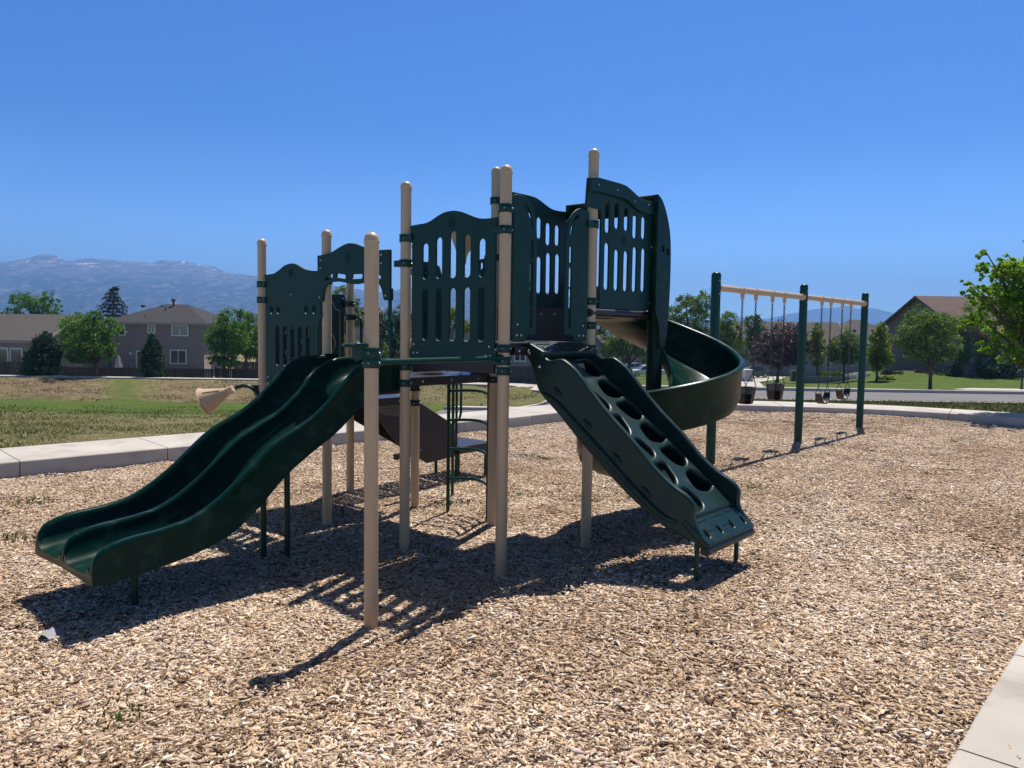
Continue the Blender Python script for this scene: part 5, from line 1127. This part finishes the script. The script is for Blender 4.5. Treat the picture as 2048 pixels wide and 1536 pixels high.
for px, py in ((1709, 651), (1746, 651)):
    p = W(px, py, 115) - o; mb = MB(); mb.box(p, (.5, .4, .25), taper=.8); mb.build('roof_vent', M['white'], r, 0)
# big brown gabled house with a stone wing
ap = W(1838, 595.5, 68); zb = gz(ap.x, 66) - .3; eZ = 3.0
HG_, RG_ = house('large brown house with a steep gable at the right edge', (ap.x, 62.6, zb), 0, 17, 10.8, eZ - zb, 'gable', ap.z - eZ, M['sid_brown'], M['roof_brown'], .4)
for y0, y1, z0, z1 in ((2.3, 3.4, .9, 1.5),):
    mb = MB()
    for c_, d_ in (((-.03, (y0 + y1) / 2, z1), (.1, y1 - y0 + .2, .1)), ((-.03, (y0 + y1) / 2, z0), (.1, y1 - y0 + .2, .1)), ((-.03, y0, (z0 + z1) / 2), (.098, .1, z1 - z0 - .1)), ((-.03, y1, (z0 + z1) / 2), (.098, .1, z1 - z0 - .1))): mb.box(c_, d_)
    w_ = mb.build('window', M['sid_light'], HG_, 0); mb = MB(); mb.box((-.012, (y0 + y1) / 2, (z0 + z1) / 2), (.02, y1 - y0, z1 - z0)); mb.build('pane', M['glass'], w_, 0)
mb = MB(); mb.box((-.06, 7.2, 3.0), (.1, .3, .16)); mb.build('wall_vent', M['white'], HG_, 0); mb = MB(); mb.box((-.08, 5.6, 1.5), (.14, .14, .22)); mb.build('wall_lamp', M['white'], HG_, 0)
a = W(1938, 740, 59.8); zb = gz(a.x, 60)
HS_, RS_ = house('stone faced house wing behind the birch and shrubs', (a.x, 59.8, zb - .3), 0, 13, 3.2, 3.5, 'gable', .8, M['stone'], M['roof_brown'], .4)
hwin(HS_, 1999, 2008, 706, 716, 59.8); hwin(HS_, 2011, 2020, 706, 716, 59.8)

# fences
def fence(label, p0, p1, h, m_=None, pitch=.155, group='board fences'):
    p0, p1 = Vector(p0), Vector(p1); d = p1 - p0; L = d.length; dn = d.normalized(); yw = math.atan2(dn.y, dn.x)
    t = thing('fence', label, 'fence', p0, yw, group); r = random.Random(int(abs(p0.x) * 10)); mb = MB(); m_ = m_ or M['fence']; nb = int(L / pitch); slope = d.z
    for i in range(nb):
        x = (i + .5) * pitch; hh = h * r.uniform(.985, 1.01); mb.box((x, r.uniform(-.006, .006), hh / 2 - .1 + slope * x / L), (pitch - r.choice((.006, .008, .012, .02, .03)), .022, hh + .1))
    mb.build('board_panel', m_, t, 0)
    mb = MB(); mb.box((L / 2, .04, h * .82 + slope / 2), (L, .05, .09)); mb.build('rail', m_, t, 0)
    for x in np.arange(0, L + .1, 2.44):
        mb = MB(); mb.box((x, .075, h / 2 + slope * x / L), (.10, .10, h + .14)); mb.build('post', m_, t, 0)
    return t
def fp(px, Y): a = W(px, 750, Y); return Vector((a.x, Y, gz(a.x, Y)))
zf = lambda px, py, Y: W(px, py, Y).z - gz(W(px, py, Y).x, Y)
fence('taller dark board fence at the far left before the low house', fp(-140, 58), fp(66, 58), zf(30, 722, 58))
fence('low dark board fence before the two storey house', fp(66.5, 58), fp(430, 58), zf(250, 734, 58))
fence('weathered board fence with gaps behind the horn', fp(430.5, 58), fp(640, 58), zf(500, 736, 58))
fence('darker board fence set back behind the corner tree', fp(470, 66), fp(640, 66), zf(500, 722, 66))
fence('board fence in a sunlit pale grey between the bush and the broad tree', fp(120, 63.5), fp(166, 65), zf(140, 711, 64), M['fence_l'])
fence('dark brown board fence seen between the deck and the ramp', fp(930, 56), fp(1100, 54), zf(1045, 733, 55))
fence('dark board fence behind the ladder posts', fp(650, 60), fp(929, 58), zf(800, 735, 59))
# raised garden beds, bins, utility box
for i, (px0, px1, lab) in enumerate(((1600, 1662, 'long weathered raised garden bed behind the middle swing post'), (1663, 1698, 'weathered raised bed with leafy plants under the street tree'), (1700, 1713, 'pale raised planter box right of the garden beds'), (1716, 1741, 'white raised planter box nearest the last swing post'))):
    a, b_ = W(px0, 757, 61), W(px1, 757, 61); z0 = gz(a.x, 61); zt = W(px0, 750.5 if i > 1 else 753, 61).z; t = thing('planter_box', lab, 'planter', (a.x, 61, z0), 0, 'raised planters'); L = b_.x - a.x; h = max(.4, zt - z0); mm = M['fence_l'] if i < 2 else M['white']
    mb = MB()
    for y in (0, .9): mb.box((L / 2, y, h / 2), (L, .05, h))
    for x in (0.025, L - .025): mb.box((x, .45, h / 2), (.05, .85, h))
    mb.build('frame', mm, t, 0); mb = MB(); mb.box((L / 2, .45, h * .45), (L - .1, .85, h * .85)); mb.build('soil', M['trunk'], t, 0)
a = W(1492.5, 760, 64); z0 = gz(a.x, 64); zt = W(1492, 740, 64).z; t = thing('utility_box', 'pale grey utility cabinet on the verge beside the parked dark car', 'utility box', (a.x, 64, z0), math.radians(25))
h = zt - z0; mb = MB(); mb.box((0, 0, h / 2), (.82, .75, h)); mb.build('cabinet', mat('grey_cabinet', (.48, .46, .44), .6, .06, 3), t, 0); mb = MB(); mb.box((0, 0, h + .03), (.9, .83, .07), taper=.92); mb.build('lid', M['white'], t, 0); mb = MB(); mb.box((.1, -.385, h * .5), (.05, .03, .15)); mb.build('handle', M['door'], t, 0)
def bin_(label, px, Y, hpx, m_):
    a = W(px, 750, Y); z0 = gz(a.x, Y); k = Y / FPX; h = hpx * k; t = thing('wheelie_bin', label, 'bin', (a.x, Y, z0)); mb = MB(); mb.box((0, 0, h * .46), (.5, .55, h * .9), taper=1.18); mb.build('body', m_, t, 0); mb = MB(); mb.box((0, 0, h * .95), (.64, .70, .07), taper=.9); mb.build('lid', m_, t, 0)
    for sx in (-1, 1): mb = MB(); mb.lathe([(.1, -.03), (.1, .03)], (sx * .22, .3, .1), (1, 0, 0), 12); mb.build('wheel', M['tyre'], t, 40)
bin_('brown wheelie bin left of the middle swing post', 1588, 74, 22, mat('brown_bin', (.07, .05, .045), .5)); bin_('dark wheelie bin beside the white car', 1259, 95, 17, M['door'])
# closed patio umbrella
a = W(237, 720, 66); z0 = gz(a.x, 66); t = thing('patio_umbrella', 'closed pale pink patio umbrella behind the fence', 'umbrella', (a.x, 66, z0)); zt = W(237, 708.5, 66).z - z0; z1 = W(237, 735, 66).z - z0
mb = MB(); rings = []
for i in range(9):
    q = i / 8; z = zt - .1 - (zt - .1 - z1) * q; R = .05 + .24 * q ** .8 - .03 * (q > .9); rings.append([(R * (1 + .22 * math.cos(8 * math.pi * 2 * k / 32)) * math.cos(2 * math.pi * k / 32), R * (1 + .22 * math.cos(8 * math.pi * 2 * k / 32)) * math.sin(2 * math.pi * k / 32), z) for k in range(32)])
mb.loft(rings); mb.build('canopy', mat('pink_canvas', (.50, .42, .42), .9, .06, 4), t, 40); mb = MB(); mb.tube([(0, 0, 0), (0, 0, zt)], .025, 8); mb.lathe([(.3, 0), (.3, .06), (.05, .1)], n=14); mb.build('pole', M['door'], t, 40)
# stop sign
a = W(1266, 722, 112); z0 = gz(a.x, 112); t = thing('stop_sign', 'red octagonal stop sign in the tree shade beside the garage', 'road sign', (a.x, 112, z0)); zc = a.z - z0
mb = MB(); mb.tube([(0, .03, 0), (0, .03, zc + .3)], .035, 8); mb.build('pole', M['rim'], t, 40)
mb = MB(); mb.loft([[(.34 * math.cos(math.radians(22.5 + 45 * k)), y, zc + .34 * math.sin(math.radians(22.5 + 45 * k))) for k in range(8)] for y in (-.012, .0)]); mb.build('plate', M['red'], t, 0)
fc = bpy.data.curves.new('t', 'FONT'); fc.body = 'STOP'; fc.align_x = 'CENTER'; fc.align_y = 'CENTER'; fc.size = .26; fc.extrude = .003; fo = bpy.data.objects.new('t', fc); fm = bpy.data.meshes.new_from_object(fo); bpy.data.objects.remove(fo)
fo = bpy.data.objects.new('lettering', fm); fm.materials.append(M['white']); COL.objects.link(fo); fo.parent = t; fo.location = (0, -.017, zc); fo.rotation_euler = (math.pi / 2, 0, 0)

# cars
def car(label, px, Y, yaw, paint, L=4.6, suv=False):
    a = W(px, 750, Y); t = thing('parked_car', label, 'car', (a.x, Y, gz(a.x, Y) + .06), yaw); Wd = 1.8; hB = .82; hT = 1.43
    lowp = [(-L / 2, .38), (-L / 2 + .05, .62), (-L / 2 + .25, .80), (-L * .22, .90), (L * .25, .93), (L / 2 - .12, .90), (L / 2, .68), (L / 2 - .02, .36), (L / 2 - .2, .24), (-L / 2 + .2, .22)]
    mb = MB(); S_ = []
    for y, ins in ((-Wd / 2, .10), (-Wd / 2 + .10, .0), (Wd / 2 - .10, .0), (Wd / 2, .10)): S_.append([(x * (1 - ins * .18), y, .55 + (z - .55) * (1 - ins * .9)) for x, z in lowp])
    mb.loft(S_); bd = mb.build('body', paint, t, 50)
    gp = [(-L * .24, .90), (-L * .10, 1.34), (-.05, hT), (L * .18, hT - .02), (L * .36, .92)]
    mb = MB(); mb.loft([[(x, y * (1 - .16 * (z - .9) / .5), z) for x, z in gp] for y in (-Wd / 2 + .10, Wd / 2 - .10)]); mb.build('window', M['glass'], t, 30)
    rp = [(-L * .105, 1.35), (-.05, hT + .012), (L * .18, hT - .008), (L * .23, 1.33), (L * .17, hT - .04), (-.05, hT - .03)]
    mb = MB(); mb.loft([[(x, y, z) for x, z in rp] for y in (-Wd / 2 + .20, Wd / 2 - .20)]); mb.build('roof', paint, t, 30)
    for sy in (-1, 1):
        for p, q in (((-L * .24, .90), (-L * .105, 1.345)), ((L * .06, .92), (L * .055, hT - .02)), ((L * .36, .92), (L * .20, hT - .04))):
            f = lambda w: (w[0], sy * (Wd / 2 - .095) * (1 - .16 * (w[1] - .9) / .5), w[1]); mb = MB(); mb.tube([f(p), f(q)], .035, 6); mb.build('pillar', paint, t, 40)
        for sx in (-1, 1):
            mb = MB(); mb.lathe([(.2, -.1), (.30, -.1), (.32, -.07), (.32, .07), (.30, .1), (.2, .1)], (sx * L * .31, sy * (Wd / 2 - .09), .26), (0, 1, 0), 20); w = mb.build('wheel', M['tyre'], t, 40)
            mb = MB(); mb.lathe([(.21, -.102), (.19, -.105), (.05, -.09), (.04, .09), (.19, .105), (.21, .102)], (sx * L * .31, sy * (Wd / 2 - .09), .26), (0, 1, 0), 14); mb.build('rim', M['rim'], w, 40)
        mb = MB(); mb.box((-L / 2 + .16, sy * .62, .68), (.14, .36, .12)); mb.build('headlight', M['white'], t, 0); mb = MB(); mb.box((L / 2 - .08, sy * .62, .76), (.1, .34, .12)); mb.build('tail_light', M['red'], t, 0)
    return t
pw = mat('white_car_paint', (.70, .70, .72), .25, .02, 2, coat=.6); pd = mat('dark_teal_car_paint', (.05, .08, .09), .22, .05, 2, coat=.8); pg = mat('pale_car_paint', (.62, .63, .66), .25, .02, 2, coat=.6)
car('dark teal sedan parked on the driveway behind the utility cabinet', 1503, 98, math.radians(14), pd)
car('white sedan parked beyond the spiral slide', 1292, 96, math.radians(8), pw)
car('white car parked farther back behind the other white sedan', 1262, 104, math.radians(10), pg)
# lamp post at the right edge
a = W(2044, 760, 44); z0 = gz(a.x, 44); t = thing('lamp_post', 'slim black garden lamp post at the right edge by the pavement', 'lamp post', (a.x, 44, z0)); mb = MB(); mb.tube([(0, 0, -.1), (0, 0, 2.2)], [.05, .035], 10); mb.lathe([(.1, 0), (.1, .08), (.05, .14)], n=12); mb.build('post', M['tyre'], t, 40); mb = MB(); mb.lathe([(.09, 2.2), (.13, 2.25), (.12, 2.45), (.02, 2.55)], n=10); mb.build('lantern', M['glass'], t, 40)

# ------------------------------------------------------------------ mountains and air
def mountain(name, ridge_px, Y, depth, base_z, m_, seed, amp):
    R = [W(px, py, Y) for px, py in ridge_px]; xs = [p.x for p in R]; zs = [p.z for p in R]; NX, NY = 560, 110; x0, x1 = xs[0], xs[-1]; V = []
    for j in range(NY + 1):
        t = j / NY
        for i in range(NX + 1):
            x = x0 + (x1 - x0) * i / NX; zr = np.interp(x, xs, zs) + amp[1] * .06 * (noise.fractal(Vector((x / 130, seed, 0)), .8, 2.2, 5)); u = 1 - t
            y = Y - depth * u + (60 if t == 1 else 0)
            n2_ = noise.fractal(Vector((x / (amp[0] * 4), y / (amp[0] * 3), seed + 4)), 1, 2, 4)
            nz_ = noise.ridged_multi_fractal(Vector((x / amp[0] + seed + .25 * n2_, y / amp[0] * .32, seed)), .9, 2.1, 7, 1.0, 2.0) - 1.1
            prof = t ** 1.25; env = 4 * t * (1 - t) * .9 + .04 * t
            sp_ = .22 * math.exp(-((t - .35 - .12 * n2_) / .14) ** 2)
            z = base_z + (zr - base_z) * min(1.0, max(0, prof + sp_ * .5 + n2_ * .10 * env)) + nz_ * amp[1] * env
            if t < 1: z = min(z, base_z + (zr - base_z) * (.30 + .66 * t) * y / Y + nz_ * amp[1] * .22 * (1 - t * .6))     # spurs stay below their own crest
            V.append((x * (1 + .02 * u), y, z))
    V = np.array(V); idx = np.arange((NX + 1) * (NY + 1)).reshape(NY + 1, NX + 1); F4 = np.stack([idx[:-1, :-1], idx[:-1, 1:], idx[1:, 1:], idx[1:, :-1]], -1).reshape(-1, 4)
    me = np_mesh(name, V, F4, m_); me.shade_smooth(); o = bpy.data.objects.new(name, me); COL.objects.link(o); return tag(o, kind='structure')
mm = bpy.data.materials.new('mountain_rock'); mm.use_nodes = True; n = mm.node_tree.nodes; l = mm.node_tree.links; b = n['Principled BSDF']; b.inputs['Roughness'].default_value = 1; b.inputs['Specular IOR Level'].default_value = 0
tc = n.new('ShaderNodeTexCoord')
h_ = n.new('ShaderNodeSeparateXYZ'); l.new(tc.outputs['Object'], h_.inputs[0])
scrub = ramp(nz(.016, 10, .75, (1.5, .5, 1)), [(.40, (.010, .022, .014)), (.50, (.030, .04, .03)), (.56, (.09, .08, .075)), (.64, (.24, .215, .205))]); rock = ramp(nz(.02, 9, .75, (1, .3, 2.5)), [(.36, (.025, .022, .025)), (.5, (.14, .115, .11)), (.62, (.36, .30, .295))])
ma = n.new('ShaderNodeMath'); ma.operation = 'MULTIPLY_ADD'; ma.inputs[1].default_value = 170; l.new(nz(.004, 6, .6), ma.inputs[0]); l.new(h_.outputs['Z'], ma.inputs[2])
mr = n.new('ShaderNodeMapRange'); mr.inputs['From Min'].default_value = 330; mr.inputs['From Max'].default_value = 480; l.new(ma.outputs[0], mr.inputs['Value'])
rk = mixc(mr.outputs[0], scrub, rock)
sn_ = n.new('ShaderNodeMapRange'); sn_.inputs['From Min'].default_value = .655; sn_.inputs['From Max'].default_value = .67; l.new(nz(.020, 3, .6, (1, .5, .45)), sn_.inputs['Value']); sz = n.new('ShaderNodeMapRange'); sz.inputs['From Min'].default_value = 345; sz.inputs['From Max'].default_value = 375; l.new(h_.outputs['Z'], sz.inputs['Value']); sm_ = n.new('ShaderNodeMath'); sm_.operation = 'MULTIPLY'; l.new(sn_.outputs[0], sm_.inputs[0]); l.new(sz.outputs[0], sm_.inputs[1])
sw = n.new('ShaderNodeRGB'); sw.outputs[0].default_value = (.85, .86, .88, 1); l.new(mixc(sm_.outputs[0], rk, sw.outputs[0]), b.inputs['Base Color'])
YM = 5200
mountain('mountain', [(-700, 600), (-420, 575), (-250, 580), (-120, 566), (-40, 556), (0, 544), (25, 532), (46, 517), (67, 506.5), (85, 506), (101, 510), (118, 518), (134, 521), (164, 514.5), (191, 516), (240, 520.5), (273, 523), (295, 526), (314, 519.5), (331, 519.6), (369, 522), (394, 529), (418, 530.6), (443, 541.5), (465, 545.6), (492, 548), (506, 552), (520, 551), (600, 561), (680, 574), (740, 582), (770, 585), (800, 577), (850, 570), (900, 567), (960, 573), (1030, 580), (1090, 584), (1108, 582), (1115, 587), (1200, 606), (1300, 626), (1400, 640), (1480, 648), (1560, 660)], YM, 2100, -25, mm, 3.1, (250, 95))
mountain('mountain', [(1380, 646), (1440, 636), (1468, 631), (1497, 634.6), (1536, 637), (1562, 632), (1596, 625), (1627, 619), (1656, 615), (1679, 615), (1690, 613), (1700, 612), (1721, 617.6), (1744, 616), (1757, 616), (1780, 623), (1800, 632), (1860, 650), (1950, 664), (2100, 668), (2400, 670)], 7000, 1700, -40, mm, 8.3, (300, 70))
hz = MB(); HX, HY0, HY1, HZ0, HZ1 = 7900, -60, 7700, -60, 560
hz.box((0, (HY0 + HY1) / 2, (HZ0 + HZ1) / 2), (HX * 2, HY1 - HY0, HZ1 - HZ0))
m = bpy.data.materials.new('air'); m.use_nodes = True; m.node_tree.nodes.clear(); pv = m.node_tree.nodes.new('ShaderNodeVolumePrincipled'); pv.inputs['Density'].default_value = .00025; pv.inputs['Color'].default_value = (.25, .50, 1.0, 1); pv.inputs['Anisotropy'].default_value = 0.3
mo = m.node_tree.nodes.new('ShaderNodeOutputMaterial'); m.node_tree.links.new(pv.outputs[0], mo.inputs['Volume'])
tag(hz.build('haze', m, smooth=0), 'thin blue air haze over the whole valley', 'haze', kind='stuff')
